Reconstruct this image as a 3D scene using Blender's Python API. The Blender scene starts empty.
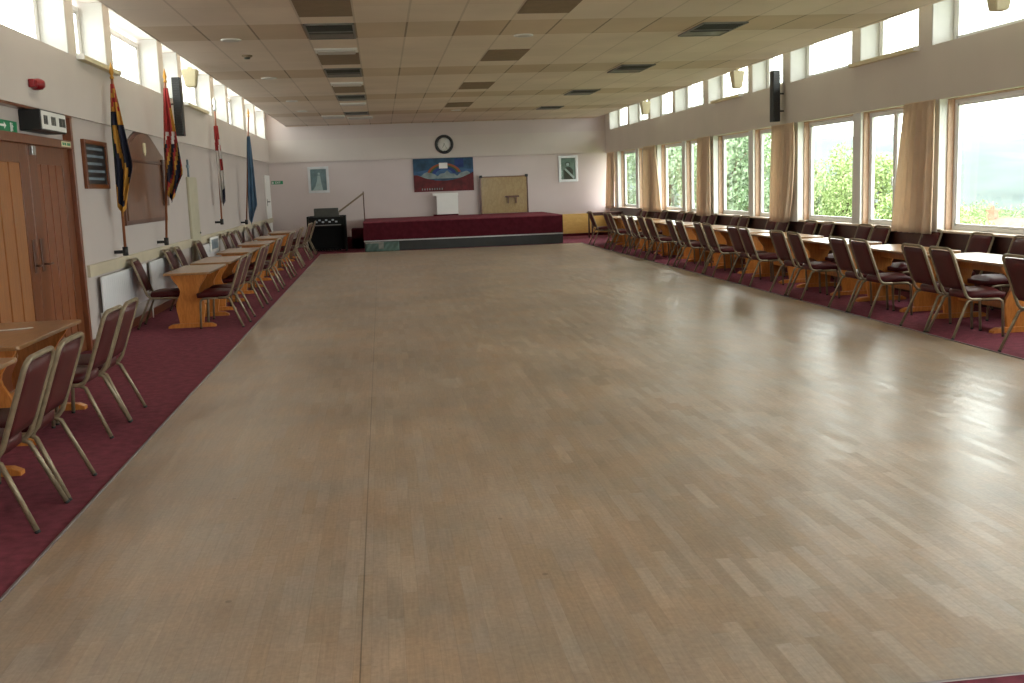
import bpy, bmesh, math, random
from mathutils import Vector, Matrix
random.seed(7)
PI = math.pi
SC = bpy.context.scene
COL = SC.collection

# ------------------------------------------------------------------ helpers
def bx(bm, x0, x1, y0, y1, z0, z1, bev=0.0, seg=2, mi=0):
    vs = [bm.verts.new((x, y, z)) for x in (x0, x1) for y in (y0, y1) for z in (z0, z1)]
    fs = []
    for q in ((0, 1, 3, 2), (4, 6, 7, 5), (0, 4, 5, 1), (2, 3, 7, 6), (0, 2, 6, 4), (1, 5, 7, 3)):
        f = bm.faces.new([vs[i] for i in q]); f.material_index = mi; fs.append(f)
    bmesh.ops.recalc_face_normals(bm, faces=fs)
    if bev > 0:
        es = list({e for f in fs for e in f.edges})
        bmesh.ops.bevel(bm, geom=es, offset=bev, segments=seg, affect='EDGES', profile=0.5)
    return fs

def tube(bm, pts, r, seg=8, closed=False, mi=0):
    pts = [Vector(p) for p in pts]
    n = len(pts); rings = []
    up = Vector((0.13, 0.21, 0.97)).normalized()
    nrm = None
    for i, p in enumerate(pts):
        a = pts[(i - 1) % n] if (closed or i > 0) else p
        b = pts[(i + 1) % n] if (closed or i < n - 1) else p
        t = (b - a).normalized()
        if nrm is None:
            nrm = t.cross(up)
            if nrm.length < 1e-4: nrm = t.cross(Vector((1, 0, 0)))
        nrm = (nrm - t * nrm.dot(t)).normalized()
        bn = t.cross(nrm)
        rr = r[i] if isinstance(r, (list, tuple)) else r
        rings.append([bm.verts.new(p + (nrm * math.cos(2 * PI * k / seg) + bn * math.sin(2 * PI * k / seg)) * rr) for k in range(seg)])
    m = n if closed else n - 1
    for i in range(m):
        A, B = rings[i], rings[(i + 1) % n]
        for k in range(seg):
            f = bm.faces.new((A[k], A[(k + 1) % seg], B[(k + 1) % seg], B[k])); f.smooth = True; f.material_index = mi
    if not closed:
        f = bm.faces.new(list(reversed(rings[0]))); f.material_index = mi
        f = bm.faces.new(rings[-1]); f.material_index = mi

def prism(bm, poly, axis, a, b, mi=0, bev=0.0):
    """poly of 2-D points extruded along axis: 'X' -> (y,z), 'Y' -> (x,z), 'Z' -> (x,y)"""
    def P(u, v, w):
        return {'X': (w, u, v), 'Y': (u, w, v), 'Z': (u, v, w)}[axis]
    A = [bm.verts.new(P(u, v, a)) for u, v in poly]
    B = [bm.verts.new(P(u, v, b)) for u, v in poly]
    fs = [bm.faces.new(A), bm.faces.new(list(reversed(B)))]
    n = len(poly)
    for i in range(n):
        fs.append(bm.faces.new((A[i], B[i], B[(i + 1) % n], A[(i + 1) % n])))
    for f in fs: f.material_index = mi
    bmesh.ops.recalc_face_normals(bm, faces=fs)
    if bev:
        es = list({e for f in fs[:2] for e in f.edges})
        bmesh.ops.bevel(bm, geom=es, offset=bev, segments=2, affect='EDGES', profile=0.5)
    return fs

def lathe(bm, prof, seg=20, axis='Z', c=(0, 0, 0), mi=0):
    def P(r, h, a):
        u, v = r * math.cos(a), r * math.sin(a)
        q = {'Z': (u, v, h), 'Y': (u, h, v), 'X': (h, u, v)}[axis]
        return (q[0] + c[0], q[1] + c[1], q[2] + c[2])
    rings = [[bm.verts.new(P(max(r, 1e-4), h, 2 * PI * k / seg)) for k in range(seg)] for r, h in prof]
    fs = []
    for A, B in zip(rings, rings[1:]):
        for k in range(seg):
            f = bm.faces.new((A[k], A[(k + 1) % seg], B[(k + 1) % seg], B[k])); f.smooth = True; fs.append(f)
    fs.append(bm.faces.new(rings[0])); fs.append(bm.faces.new(rings[-1]))
    for f in fs: f.material_index = mi
    bmesh.ops.recalc_face_normals(bm, faces=fs)

def obj(name, fill, mats, parent=None, loc=None, smooth=False):
    """link ONE mesh object; fill is a function that fills a bmesh (or a bmesh)"""
    if callable(fill):
        bm = bmesh.new(); fill(bm)
    else:
        bm = fill
    me = bpy.data.meshes.new(name); bm.to_mesh(me); bm.free()
    if not isinstance(mats, (list, tuple)): mats = [mats]
    for m in mats: me.materials.append(m)
    if smooth:
        for p in me.polygons: p.use_smooth = True
    o = bpy.data.objects.new(name, me); COL.objects.link(o)
    if parent: o.parent = parent
    if loc: o.location = loc
    return o

def tag(o, label, cat, group=None):
    o['label'] = label; o['category'] = cat
    if group: o['group'] = group
    return o

def thing(name, label, cat, loc=(0, 0, 0), rz=0, group=None):
    o = bpy.data.objects.new(name, None); COL.objects.link(o)
    o.empty_display_size = 0.1
    o.location = loc; o.rotation_euler = (0, 0, rz)
    return tag(o, label, cat, group)

def struct(name, fill, mats, parent=None):
    o = obj(name, fill, mats, parent)
    if not parent: o['kind'] = 'structure'
    return o

def dup(root, loc, rz, label, group=None):
    r = root.copy(); COL.objects.link(r); r.location = loc; r.rotation_euler = (0, 0, rz)
    r['label'] = label
    if group: r['group'] = group
    for ch in list(root.children):
        c = ch.copy(); COL.objects.link(c); c.parent = r
        for g in list(ch.children):
            d = g.copy(); COL.objects.link(d); d.parent = c
    return r

# ------------------------------------------------------------------ materials
class NT:
    def __init__(s, name):
        s.m = bpy.data.materials.new(name); s.m.use_nodes = True
        s.t = s.m.node_tree; s.b = s.t.nodes['Principled BSDF']; s.out = s.t.nodes['Material Output']
    def n(s, typ, **kw):
        x = s.t.nodes.new(typ)
        for k, v in kw.items(): setattr(x, k, v)
        return x
    def l(s, a, b): s.t.links.new(a, b)
    def math(s, op, a, b=None, c=None):
        x = s.n('ShaderNodeMath', operation=op)
        for i, v in enumerate((a, b, c)):
            if v is None: continue
            if hasattr(v, 'links'): s.l(v, x.inputs[i])
            else: x.inputs[i].default_value = v
        return x.outputs[0]
    def mix(s, f, a, b, mode='MIX'):
        x = s.n('ShaderNodeMix', data_type='RGBA', blend_type=mode)
        for i, v in ((0, f), (6, a), (7, b)):
            if hasattr(v, 'links'): s.l(v, x.inputs[i])
            elif i == 0: x.inputs[0].default_value = v
            else: x.inputs[i].default_value = (*v, 1) if len(v) == 3 else v
        return x.outputs[2]
    def noise(s, scale, detail=3, vec=None, rough=.5):
        x = s.n('ShaderNodeTexNoise'); x.inputs['Scale'].default_value = scale; x.inputs['Detail'].default_value = detail
        x.inputs['Roughness'].default_value = rough
        if vec is not None: s.l(vec, x.inputs['Vector'])
        return x.outputs['Fac']
    def pos(s):
        return s.n('ShaderNodeNewGeometry').outputs['Position']
    def obc(s):
        return s.n('ShaderNodeTexCoord').outputs['Object']
    def bump(s, h, strength=.2, dist=.01):
        x = s.n('ShaderNodeBump'); x.inputs['Strength'].default_value = strength; x.inputs['Distance'].default_value = dist
        s.l(h, x.inputs['Height']); s.l(x.outputs[0], s.b.inputs['Normal'])

def simple(name, col, rough=.6, metal=0., spec=.5, var=.12, scale=6., bump=0., bscale=60., coat=0., aniso=None, coords='obj'):
    t = NT(name); b = t.b
    v = t.obc() if coords == 'obj' else t.pos()
    if aniso:
        mp = t.n('ShaderNodeMapping'); mp.inputs['Scale'].default_value = aniso; t.l(v, mp.inputs[0]); v = mp.outputs[0]
    f = t.noise(scale, 4, v)
    c0 = tuple(max(0, c * (1 - var)) for c in col); c1 = tuple(min(1, c * (1 + var)) for c in col)
    rp = t.n('ShaderNodeMapRange'); rp.inputs[1].default_value = .3; rp.inputs[2].default_value = .7; t.l(f, rp.inputs[0])
    t.l(t.mix(rp.outputs[0], c0, c1), b.inputs['Base Color'])
    b.inputs['Roughness'].default_value = rough; b.inputs['Metallic'].default_value = metal
    b.inputs['Specular IOR Level'].default_value = spec
    if coat: b.inputs['Coat Weight'].default_value = coat; b.inputs['Coat Roughness'].default_value = .12
    if bump: t.bump(t.noise(bscale, 2, v), bump, .01)
    return t.m

def wood(name, dark, light, rough=.35, scale=(9, 1.2, 9), coat=0., bands=3.):
    t = NT(name); b = t.b
    mp = t.n('ShaderNodeMapping'); mp.inputs['Scale'].default_value = scale; t.l(t.obc(), mp.inputs[0])
    n1 = t.noise(bands, 5, mp.outputs[0], .6)
    w = t.math('FRACT', t.math('MULTIPLY', n1, 5.))
    w = t.math('ABSOLUTE', t.math('SUBTRACT', w, .5))
    f = t.math('ADD', t.math('MULTIPLY', w, 1.1), t.math('MULTIPLY', n1, .5))
    t.l(t.mix(f, dark, light), b.inputs['Base Color'])
    b.inputs['Roughness'].default_value = rough
    if coat: b.inputs['Coat Weight'].default_value = coat; b.inputs['Coat Roughness'].default_value = .1
    return t.m

M = {}
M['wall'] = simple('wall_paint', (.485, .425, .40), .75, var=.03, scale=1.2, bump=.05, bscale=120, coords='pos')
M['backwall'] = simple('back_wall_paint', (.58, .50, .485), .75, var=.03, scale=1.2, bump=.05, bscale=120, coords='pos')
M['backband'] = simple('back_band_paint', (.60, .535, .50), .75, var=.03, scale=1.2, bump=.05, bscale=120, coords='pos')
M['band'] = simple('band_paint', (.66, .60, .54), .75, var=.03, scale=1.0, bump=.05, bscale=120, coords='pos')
M['white'] = simple('white_gloss', (.8, .79, .76), .4, var=.02)
M['reveal'] = simple('reveal_paint', (.5, .49, .46), .5, var=.03)
M['vinyl'] = simple('window_vinyl', (.78, .78, .78), .35, var=.02)
M['lining'] = wood('window_lining_wood', (.5, .3, .19), (.68, .47, .33), .45, (6, 6, 1.2))
M['sill'] = wood('sill_wood', (.62, .48, .36), (.75, .62, .5), .3, (6, 1, 6))
M['dado'] = wood('dado_dark_wood', (.045, .016, .012), (.095, .032, .022), .4, (5, 5, 1.0))
M['yellow'] = wood('yellow_pine', (.70, .42, .10), (.85, .57, .19), .4, (1.2, 6, 6))
M['rail'] = simple('beige_rail', (.5, .43, .31), .55, var=.1, scale=2)
M['carpet'] = simple('maroon_carpet', (.215, .05, .075), .9, spec=.2, var=.22, scale=14, bump=.5, bscale=300, coords='pos')
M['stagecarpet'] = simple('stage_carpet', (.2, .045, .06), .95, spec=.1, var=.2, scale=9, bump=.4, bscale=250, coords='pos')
M['stageface'] = simple('stage_carpet_shaded', (.075, .01, .017), .95, spec=.1, var=.2, scale=9, bump=.4, bscale=250, coords='pos')  # darker copy of the stage carpet, the front's weaker light put into it
M['strip'] = simple('edging_strip', (.26, .22, .22), .4, metal=.5, var=.1)
M['tube'] = simple('gold_tube', (.25, .195, .125), .4, metal=.35, var=.18, scale=20)
M['rubber'] = simple('rubber_tip', (.02, .02, .02), .7)
M['red'] = simple('red_vinyl', (.062, .0045, .0065), .5, spec=.28, var=.15, scale=9, bump=.08, bscale=200)
M['pine'] = wood('orange_pine', (.44, .14, .025), (.68, .27, .065), .3, (7, 7, 1.0), coat=.2)
M['top'] = wood('table_top_wood', (.3, .14, .05), (.43, .225, .09), .3, (7, .9, 7), coat=.6)
M['top'].node_tree.nodes['Principled BSDF'].inputs['Coat Roughness'].default_value = .26
M['door'] = wood('door_hardwood', (.10, .026, .008), (.2, .06, .015), .28, (10, 10, .7), coat=.12)
for k in ('door',): M[k].node_tree.nodes['Principled BSDF'].inputs['Specular IOR Level'].default_value = .35
M['doorpan'] = wood('door_reeded_oak', (.19, .06, .012), (.40, .15, .028), .38, (26, 26, .5))
M['doorpanred'] = wood('door_reeded_red', (.13, .032, .008), (.27, .08, .018), .35, (26, 26, .5))
M['doorframe'] = wood('door_frame_wood', (.13, .035, .014), (.22, .065, .022), .3, (8, 8, .8), coat=.3)
M['black'] = simple('satin_black', (.014, .014, .015), .4, var=.2)
M['blackgloss'] = simple('gloss_black', (.012, .014, .014), .12, var=.2)
M['alarm'] = simple('alarm_red', (.26, .008, .014), .3, var=.05)
M['green'] = simple('exit_green', (.01, .22, .09), .5, var=.05)
M['paper'] = simple('sign_white', (.78, .77, .74), .6, var=.03)
M['cream'] = simple('cream_plastic', (.72, .64, .42), .5, var=.05)
M['paleyellow'] = simple('pale_yellow_paint', (.44, .40, .29), .6, var=.05)
M['radiator'] = simple('radiator_enamel', (.76, .77, .8), .3, var=.02)
M['silver'] = simple('silver_frame', (.62, .64, .66), .35, metal=.5, var=.08)
M['steel'] = simple('steel', (.45, .45, .45), .3, metal=.9, var=.08)
M['navy'] = simple('navy_cloth', (.012, .014, .035), .85, var=.2)
M['gold'] = simple('gold_cloth', (.55, .27, .04), .8, var=.15)
M['crimson'] = simple('crimson_cloth', (.38, .03, .03), .8, var=.2)
M['flagwhite'] = simple('white_cloth', (.7, .66, .64), .8, var=.06)
M['skyblue'] = simple('blue_cloth', (.085, .16, .26), .8, var=.15)
M['flaggreen'] = simple('green_cloth', (.03, .07, .03), .8, var=.2)
M['pole'] = wood('pole_wood', (.22, .07, .03), (.34, .13, .05), .35, (8, 8, 1))
M['board'] = wood('honours_board_wood', (.13, .055, .028), (.2, .09, .045), .3, (5, 5, .9), coat=.3)
M['boardedge'] = wood('honours_board_edge', (.06, .02, .01), (.12, .04, .018), .3, (5, 5, .9), coat=.3)
M['brownpanel'] = wood('brown_panel', (.25, .16, .062), (.36, .25, .105), .3, (2, 2, 1.1), coat=.15)
M['pic1'] = simple('picture_slate', (.16, .21, .25), .4, var=.25, scale=5)
M['pic2'] = simple('picture_green_grey', (.17, .23, .21), .4, var=.25, scale=5)
M['figure'] = simple('picture_pale_figure', (.45, .5, .54), .5, var=.15)
M['tealplastic'] = simple('pale_teal_panel', (.06, .11, .095), .3, var=.35, scale=4)
M['curtain'] = simple('beige_curtain', (.72, .56, .42), .85, spec=.2, var=.08, scale=5, bump=.1, bscale=150)
_t = M['curtain'].node_tree; _tr = _t.nodes.new('ShaderNodeBsdfTranslucent'); _tr.inputs[0].default_value = (.8, .68, .54, 1)
_mx = _t.nodes.new('ShaderNodeMixShader'); _mx.inputs[0].default_value = .33
_t.links.new(_t.nodes['Principled BSDF'].outputs[0], _mx.inputs[1]); _t.links.new(_tr.outputs[0], _mx.inputs[2]); _t.links.new(_mx.outputs[0], _t.nodes['Material Output'].inputs[0])
M['organ'] = simple('organ_black', (.007, .007, .007), .6, spec=.2)
M['tile'] = simple('brown_tile', (.26, .19, .125), .8, var=.08)
M['ventdark'] = simple('vent_dark', (.06, .06, .052), .6, var=.2)
M['ventgrey'] = simple('vent_grey', (.2, .195, .18), .5, var=.1)
M['lampoff'] = simple('lamp_diffuser', (.6, .58, .55), .35, var=.04)
M['grey'] = simple('grey_ledge', (.28, .26, .24), .6, var=.1)

def glass(name):
    t = NT(name); t.t.nodes.remove(t.b)
    tr = t.n('ShaderNodeBsdfTransparent'); tr.inputs[0].default_value = (.93, .97, .95, 1)
    gl = t.n('ShaderNodeBsdfGlossy'); gl.inputs['Roughness'].default_value = .02
    fr = t.n('ShaderNodeFresnel'); fr.inputs[0].default_value = 1.45
    mx = t.n('ShaderNodeMixShader'); ge = t.n('ShaderNodeNewGeometry')
    t.l(t.math('MULTIPLY', fr.outputs[0], t.math('SUBTRACT', 1., ge.outputs['Backfacing'])), mx.inputs[0]); t.l(tr.outputs[0], mx.inputs[1]); t.l(gl.outputs[0], mx.inputs[2])
    t.l(mx.outputs[0], t.out.inputs[0]); return t.m
M['glass'] = glass('window_glass')

def floor_mat():
    t = NT('wood_strip_floor'); b = t.b
    sep = t.n('ShaderNodeSeparateXYZ'); t.l(t.pos(), sep.inputs[0])
    X, Y = sep.outputs[0], sep.outputs[1]
    W, L = .062, .44
    row = t.math('FLOOR', t.math('DIVIDE', X, W))
    wn = t.n('ShaderNodeTexWhiteNoise', noise_dimensions='1D'); t.l(row, wn.inputs['W'])
    ys = t.math('ADD', t.math('DIVIDE', Y, L), wn.outputs[0])
    colm = t.math('FLOOR', ys)
    cb = t.n('ShaderNodeCombineXYZ'); t.l(row, cb.inputs[0]); t.l(colm, cb.inputs[1])
    w2 = t.n('ShaderNodeTexWhiteNoise', noise_dimensions='2D'); t.l(cb.outputs[0], w2.inputs['Vector'])
    rp = t.n('ShaderNodeValToRGB'); t.l(w2.outputs[0], rp.inputs[0])
    cr = rp.color_ramp; cr.elements[0].color = (.402, .318, .245, 1); cr.elements[1].color = (.46, .365, .278, 1)
    e = cr.elements.new(.35); e.color = (.43, .325, .232, 1); e = cr.elements.new(.75); e.color = (.425, .34, .268, 1)
    big = t.noise(.55, 4, t.pos(), .6)
    mr = t.n('ShaderNodeMapRange'); mr.inputs[1].default_value = .3; mr.inputs[2].default_value = .7; mr.inputs[3].default_value = .76; mr.inputs[4].default_value = 1.12; t.l(big, mr.inputs[0])
    c = t.mix(1., rp.outputs[0], mr.outputs[0], 'MULTIPLY')
    wm = t.noise(1.6, 4, t.pos(), .65); mw = t.n('ShaderNodeMapRange'); mw.inputs[1].default_value = .35; mw.inputs[2].default_value = .65; t.l(wm, mw.inputs[0])
    c = t.mix(1., c, t.mix(mw.outputs[0], (1.08, .99, .9), (.96, 1., 1.03)), 'MULTIPLY')
    # grain
    mp = t.n('ShaderNodeMapping'); mp.inputs['Scale'].default_value = (90, 5, 1); t.l(t.pos(), mp.inputs[0])
    g = t.noise(1., 3, mp.outputs[0]); mg = t.n('ShaderNodeMapRange'); mg.inputs[3].default_value = .8; mg.inputs[4].default_value = 1.2; t.l(g, mg.inputs[0])
    c = t.mix(1., c, mg.outputs[0], 'MULTIPLY')
    sp = t.noise(38., 4, t.pos(), .7); ms = t.n('ShaderNodeMapRange'); ms.inputs[1].default_value = .3; ms.inputs[2].default_value = .7; ms.inputs[3].default_value = .88; ms.inputs[4].default_value = 1.12; t.l(sp, ms.inputs[0])
    c = t.mix(1., c, ms.outputs[0], 'MULTIPLY')
    # joints and one long seam
    fx = t.math('FRACT', t.math('DIVIDE', X, W)); jx = t.math('LESS_THAN', fx, .03)
    jy = t.math('LESS_THAN', t.math('FRACT', ys), .006)
    j = t.math('MULTIPLY', t.math('MAXIMUM', jx, jy), .2)
    seam = t.math('LESS_THAN', t.math('ABSOLUTE', t.math('SUBTRACT', X, -.16)), .0028)
    j = t.math('MAXIMUM', j, t.math('MULTIPLY', seam, .6))
    c = t.mix(j, c, (.09, .06, .04))
    # small dark scuffs
    vo = t.n('ShaderNodeTexVoronoi'); vo.inputs['Scale'].default_value = 2.2; t.l(t.pos(), vo.inputs['Vector'])
    sc = t.math('LESS_THAN', vo.outputs['Distance'], .03)
    c = t.mix(t.math('MULTIPLY', sc, .5), c, (.12, .085, .06))
    t.l(c, b.inputs['Base Color'])
    rr = t.n('ShaderNodeMapRange'); rr.inputs[3].default_value = .25; rr.inputs[4].default_value = .41
    t.l(t.mix(.5, big, w2.outputs[0]), rr.inputs[0])
    t.l(rr.outputs[0], b.inputs['Roughness'])
    b.inputs['Specular IOR Level'].default_value = .5
    # every board lies at its own slight tilt, so boards catch the windows one by one
    sub = t.n('ShaderNodeVectorMath', operation='SUBTRACT'); t.l(w2.outputs['Color'], sub.inputs[0]); sub.inputs[1].default_value = (.5, .5, .5)
    mul = t.n('ShaderNodeVectorMath', operation='MULTIPLY'); t.l(sub.outputs[0], mul.inputs[0]); mul.inputs[1].default_value = (.04, .055, 0)
    bp = t.n('ShaderNodeBump'); bp.inputs['Strength'].default_value = .05; bp.inputs['Distance'].default_value = .004; t.l(g, bp.inputs['Height'])
    ad = t.n('ShaderNodeVectorMath', operation='ADD'); t.l(bp.outputs[0], ad.inputs[0]); t.l(mul.outputs[0], ad.inputs[1])
    nm = t.n('ShaderNodeVectorMath', operation='NORMALIZE'); t.l(ad.outputs[0], nm.inputs[0]); t.l(nm.outputs[0], b.inputs['Normal'])
    return t.m
M['floor'] = floor_mat()

def ceil_mat():
    t = NT('ceiling_tiles'); b = t.b
    sep = t.n('ShaderNodeSeparateXYZ'); t.l(t.pos(), sep.inputs[0])
    X, Y = sep.outputs[0], sep.outputs[1]
    cx = t.math('DIVIDE', t.math('ADD', X, .20), .617)
    ry = t.math('DIVIDE', t.math('SUBTRACT', Y, 12.83), 4.7)
    fr = t.math('FRACT', ry)
    band = t.math('LESS_THAN', fr, .26)
    colm = t.math('FLOOR', cx)
    k = t.math('FLOOR', t.math('DIVIDE', t.math('SUBTRACT', Y, 12.83), 1.175))
    cb = t.n('ShaderNodeCombineXYZ'); t.l(colm, cb.inputs[0]); t.l(k, cb.inputs[1])
    wn = t.n('ShaderNodeTexWhiteNoise', noise_dimensions='2D'); t.l(cb.outputs[0], wn.inputs['Vector'])
    base = t.mix(wn.outputs[0], (.79, .69, .60), (.83, .735, .645))
    tan = t.mix(wn.outputs[0], (.63, .49, .36), (.70, .59, .47))
    c = t.mix(t.math('MULTIPLY', band, .85), base, tan)
    blot = t.noise(.9, 4, t.pos())
    mr = t.n('ShaderNodeMapRange'); mr.inputs[1].default_value = .3; mr.inputs[2].default_value = .7; mr.inputs[3].default_value = .92; mr.inputs[4].default_value = 1.06; t.l(blot, mr.inputs[0])
    c = t.mix(1., c, mr.outputs[0], 'MULTIPLY')
    fx = t.math('FRACT', cx)
    seam = t.math('MAXIMUM', t.math('LESS_THAN', fx, .025), t.math('GREATER_THAN', fx, .985))
    s2 = t.math('MULTIPLY', seam, t.math('ADD', t.math('MULTIPLY', band, .4), .22))
    fy = t.math('FRACT', t.math('DIVIDE', t.math('SUBTRACT', Y, 12.83), 1.175))
    s3 = t.math('MULTIPLY', t.math('LESS_THAN', fy, .015), .12)
    c = t.mix(t.math('MAXIMUM', s2, s3), c, (.13, .1, .075))
    t.l(c, b.inputs['Base Color']); b.inputs['Roughness'].default_value = .85
    b.inputs['Specular IOR Level'].default_value = .25
    return t.m
M['ceil'] = ceil_mat()

# ------------------------------------------------------------------ dimensions
XL, XR = -3.28, 7.1          # wall faces
YB, YN = 32.27, -3.0         # back wall, wall behind the camera
ZC, ZB, ZS, ZR = 3.6, 2.55, 3.22, 4.05   # ceiling, band bottom, ledge, roof
FL, FR, FN, FB = -1.68, 5.42, 2.995, 28.45

# ------------------------------------------------------------------ floor
struct('floor', lambda b: bx(b, FL, FR, FN, FB, -.12, 0), M['floor'])
struct('floor_left', lambda b: bx(b, XL - .3, FL, YN, YB, -.12, .006), M['carpet'])
struct('floor_right', lambda b: bx(b, FR, XR + .25, YN, YB, -.12, .006), M['carpet'])
struct('floor_front', lambda b: bx(b, FL, FR, YN, FN, -.12, .006), M['carpet'])
struct('floor_back', lambda b: bx(b, FL, FR, FB, YB, -.12, .006), M['carpet'])
struct('trim_1', lambda b: bx(b, FL - .004, FL + .010, FN, FB, 0, .011, .003), M['strip'])
struct('trim_2', lambda b: bx(b, FR - .010, FR + .004, FN, FB, 0, .011, .003), M['strip'])
struct('trim_3', lambda b: bx(b, FL, FR, FN - .004, FN + .008, 0, .011, .003), M['strip'])

# ------------------------------------------------------------------ ceiling, roof
CL, CR = -2.68, 6.66
struct('ceiling', lambda b: bx(b, CL, CR, YN, YB, ZC, ZR), M['ceil'])
struct('ceiling_roof', lambda b: bx(b, XL - .6, XR + .55, YN - .3, YB + .3, ZR, ZR + .25), M['band'])

# ------------------------------------------------------------------ walls
DY0, DY1, DZ = 8.95, 11.97, 2.6    # double-door opening in the left wall
def wl(b):
    bx(b, XL - .3, XL, YN, DY0, 0, ZB); bx(b, XL - .3, XL, DY1, YB, 0, ZB); bx(b, XL - .3, XL - .14, DY0, DY1, 0, ZB)
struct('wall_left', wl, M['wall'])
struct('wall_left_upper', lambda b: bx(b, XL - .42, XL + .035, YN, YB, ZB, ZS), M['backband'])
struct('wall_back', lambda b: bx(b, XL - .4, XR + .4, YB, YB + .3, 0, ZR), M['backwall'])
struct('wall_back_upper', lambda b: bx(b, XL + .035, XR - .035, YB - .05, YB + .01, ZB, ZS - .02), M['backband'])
ADDED_GLAZING = [(2.2, 4.3), (4.6, 6.6)]  # windows added behind the camera to brighten the near floor
def wf(b):
    bx(b, XL - .4, XR + .4, YN - .3, YN, 0, .8); bx(b, XL - .4, XR + .4, YN - .3, YN, 3.0, ZR)
    e = [XL - .4] + [v for q in ADDED_GLAZING for v in q] + [XR + .4]
    for a, c in zip(e[::2], e[1::2]): bx(b, a, c, YN - .3, YN, .8, 3.0)
struct('wall_front', wf, M['wall'])
XB = 6.98
ZSR, ZBR = 3.195, 2.512
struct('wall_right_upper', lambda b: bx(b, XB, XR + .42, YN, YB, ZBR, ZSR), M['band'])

# right wall: sill wall, pillars and posts
PER = 4.52
Pn = [12.57 + PER * i for i in range(-3, 5)]            # far jamb of each wide window
SILL = .885
struct('wall_right', lambda b: bx(b, XR, XR + .16, YN, YB, 0, SILL - .03), M['wall'])
def rp(b):
    for p in Pn:
        bx(b, XB - .02 + .025, XR + .15, p, min(p + .5, YB), SILL - .03, ZBR + .002)
        q = p + 2.32
        if q < YB: bx(b, XR - .05, XR + .15, q, q + .26, SILL - .03, ZBR + .002)
    bx(b, XR, XR + .15, YN, Pn[0] - 1.94, SILL - .03, ZBR + .002)
struct('wall_right_pillars', rp, M['white'])
struct('trim_4', lambda b: bx(b, XR - .1, XR + .18, YN, YB - .01, SILL - .03, SILL, .008), M['sill'])
struct('trim_5', lambda b: bx(b, XR - .03, XR, YN, 28.1, .006, SILL - .035, .004), M['dado'])
struct('trim_6', lambda b: bx(b, XR - .03, XR, 28.1, YB - .01, .006, SILL - .035, .004), M['grey'])

NWIN = [0]
def window(x, d, y0, y1, z0, z1, lining=None, split=None, fw=.055, depth=.06, xw=None):
    """a window in a plane X = x; d = +1 when outside lies towards +X; xw = wall face the lining reaches"""
    NWIN[0] += 1
    def fr(b):
        a, c = sorted((x, x + d * depth))
        bx(b, a, c, y0, y0 + fw, z0, z1, .006); bx(b, a, c, y1 - fw, y1, z0, z1, .006)
        bx(b, a, c, y0 + fw, y1 - fw, z0, z0 + fw, .006); bx(b, a, c, y0 + fw, y1 - fw, z1 - fw, z1, .006)
        a2, c2 = sorted((x + d * .012, x + d * (depth - .012)))
        g = fw * .55                       # sash inside the frame
        if split is None:
            rs = [(y0 + fw, y1 - fw)]
        else:
            bx(b, a, c, split - fw * .7, split + fw * .7, z0 + fw, z1 - fw, .006)
            rs = [(y0 + fw, split - fw * .7), (split + fw * .7, y1 - fw)]
        for r0, r1 in rs:
            bx(b, a2, c2, r0, r0 + g, z0 + fw, z1 - fw); bx(b, a2, c2, r1 - g, r1, z0 + fw, z1 - fw)
            bx(b, a2, c2, r0, r1, z0 + fw, z0 + fw + g); bx(b, a2, c2, r0, r1, z1 - fw - g, z1 - fw)
    w = struct('window_%d' % NWIN[0], fr, M['vinyl'])
    xm = x + d * depth * .5
    parts = [(y0 + fw, y1 - fw)] if split is None else [(y0 + fw, split - fw * .7), (split + fw * .7, y1 - fw)]
    for r0, r1 in parts:
        obj('pane', lambda b: bx(b, xm - .003, xm + .003, r0 + .01, r1 - .01, z0 + fw + .01, z1 - fw - .01), M['glass'], w)
    if split is not None:
        obj('handle', lambda b: (bx(b, x - d * .03 - .008, x - d * .03 + .008, split - .012, split + .012, (z0 + z1) / 2 - .25, (z0 + z1) / 2 - .12, .004),
                                 bx(b, min(x, x - d * .03), max(x, x - d * .03), split - .01, split + .01, (z0 + z1) / 2 - .15, (z0 + z1) / 2 - .12)), M['vinyl'], w)
    if lining:
        a, c = sorted((xw, x + d * depth))
        def ln(b):
            bx(b, a, c, y0 - .022, y0, z0, z1 + .02, .003); bx(b, a, c, y1, y1 + .022, z0, z1 + .02, .003)
            bx(b, a, c, y0, y1, z1, z1 + .02, .003)
        obj('lining', ln, lining, w)
    return w

ZT = ZBR - .012
for i, p in enumerate(Pn):
    y0 = p - 1.92
    window(XR + .07, 1, y0, p - .022, SILL, ZT, M['lining'], None, .05, .07, XR - .01)
    if p + 2.32 < YB:
        window(XR + .07, 1, p + .522, p + 2.32 - .022, SILL, ZT, M['lining'], p + 1.52, .045, .07, XR - .01)

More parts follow.
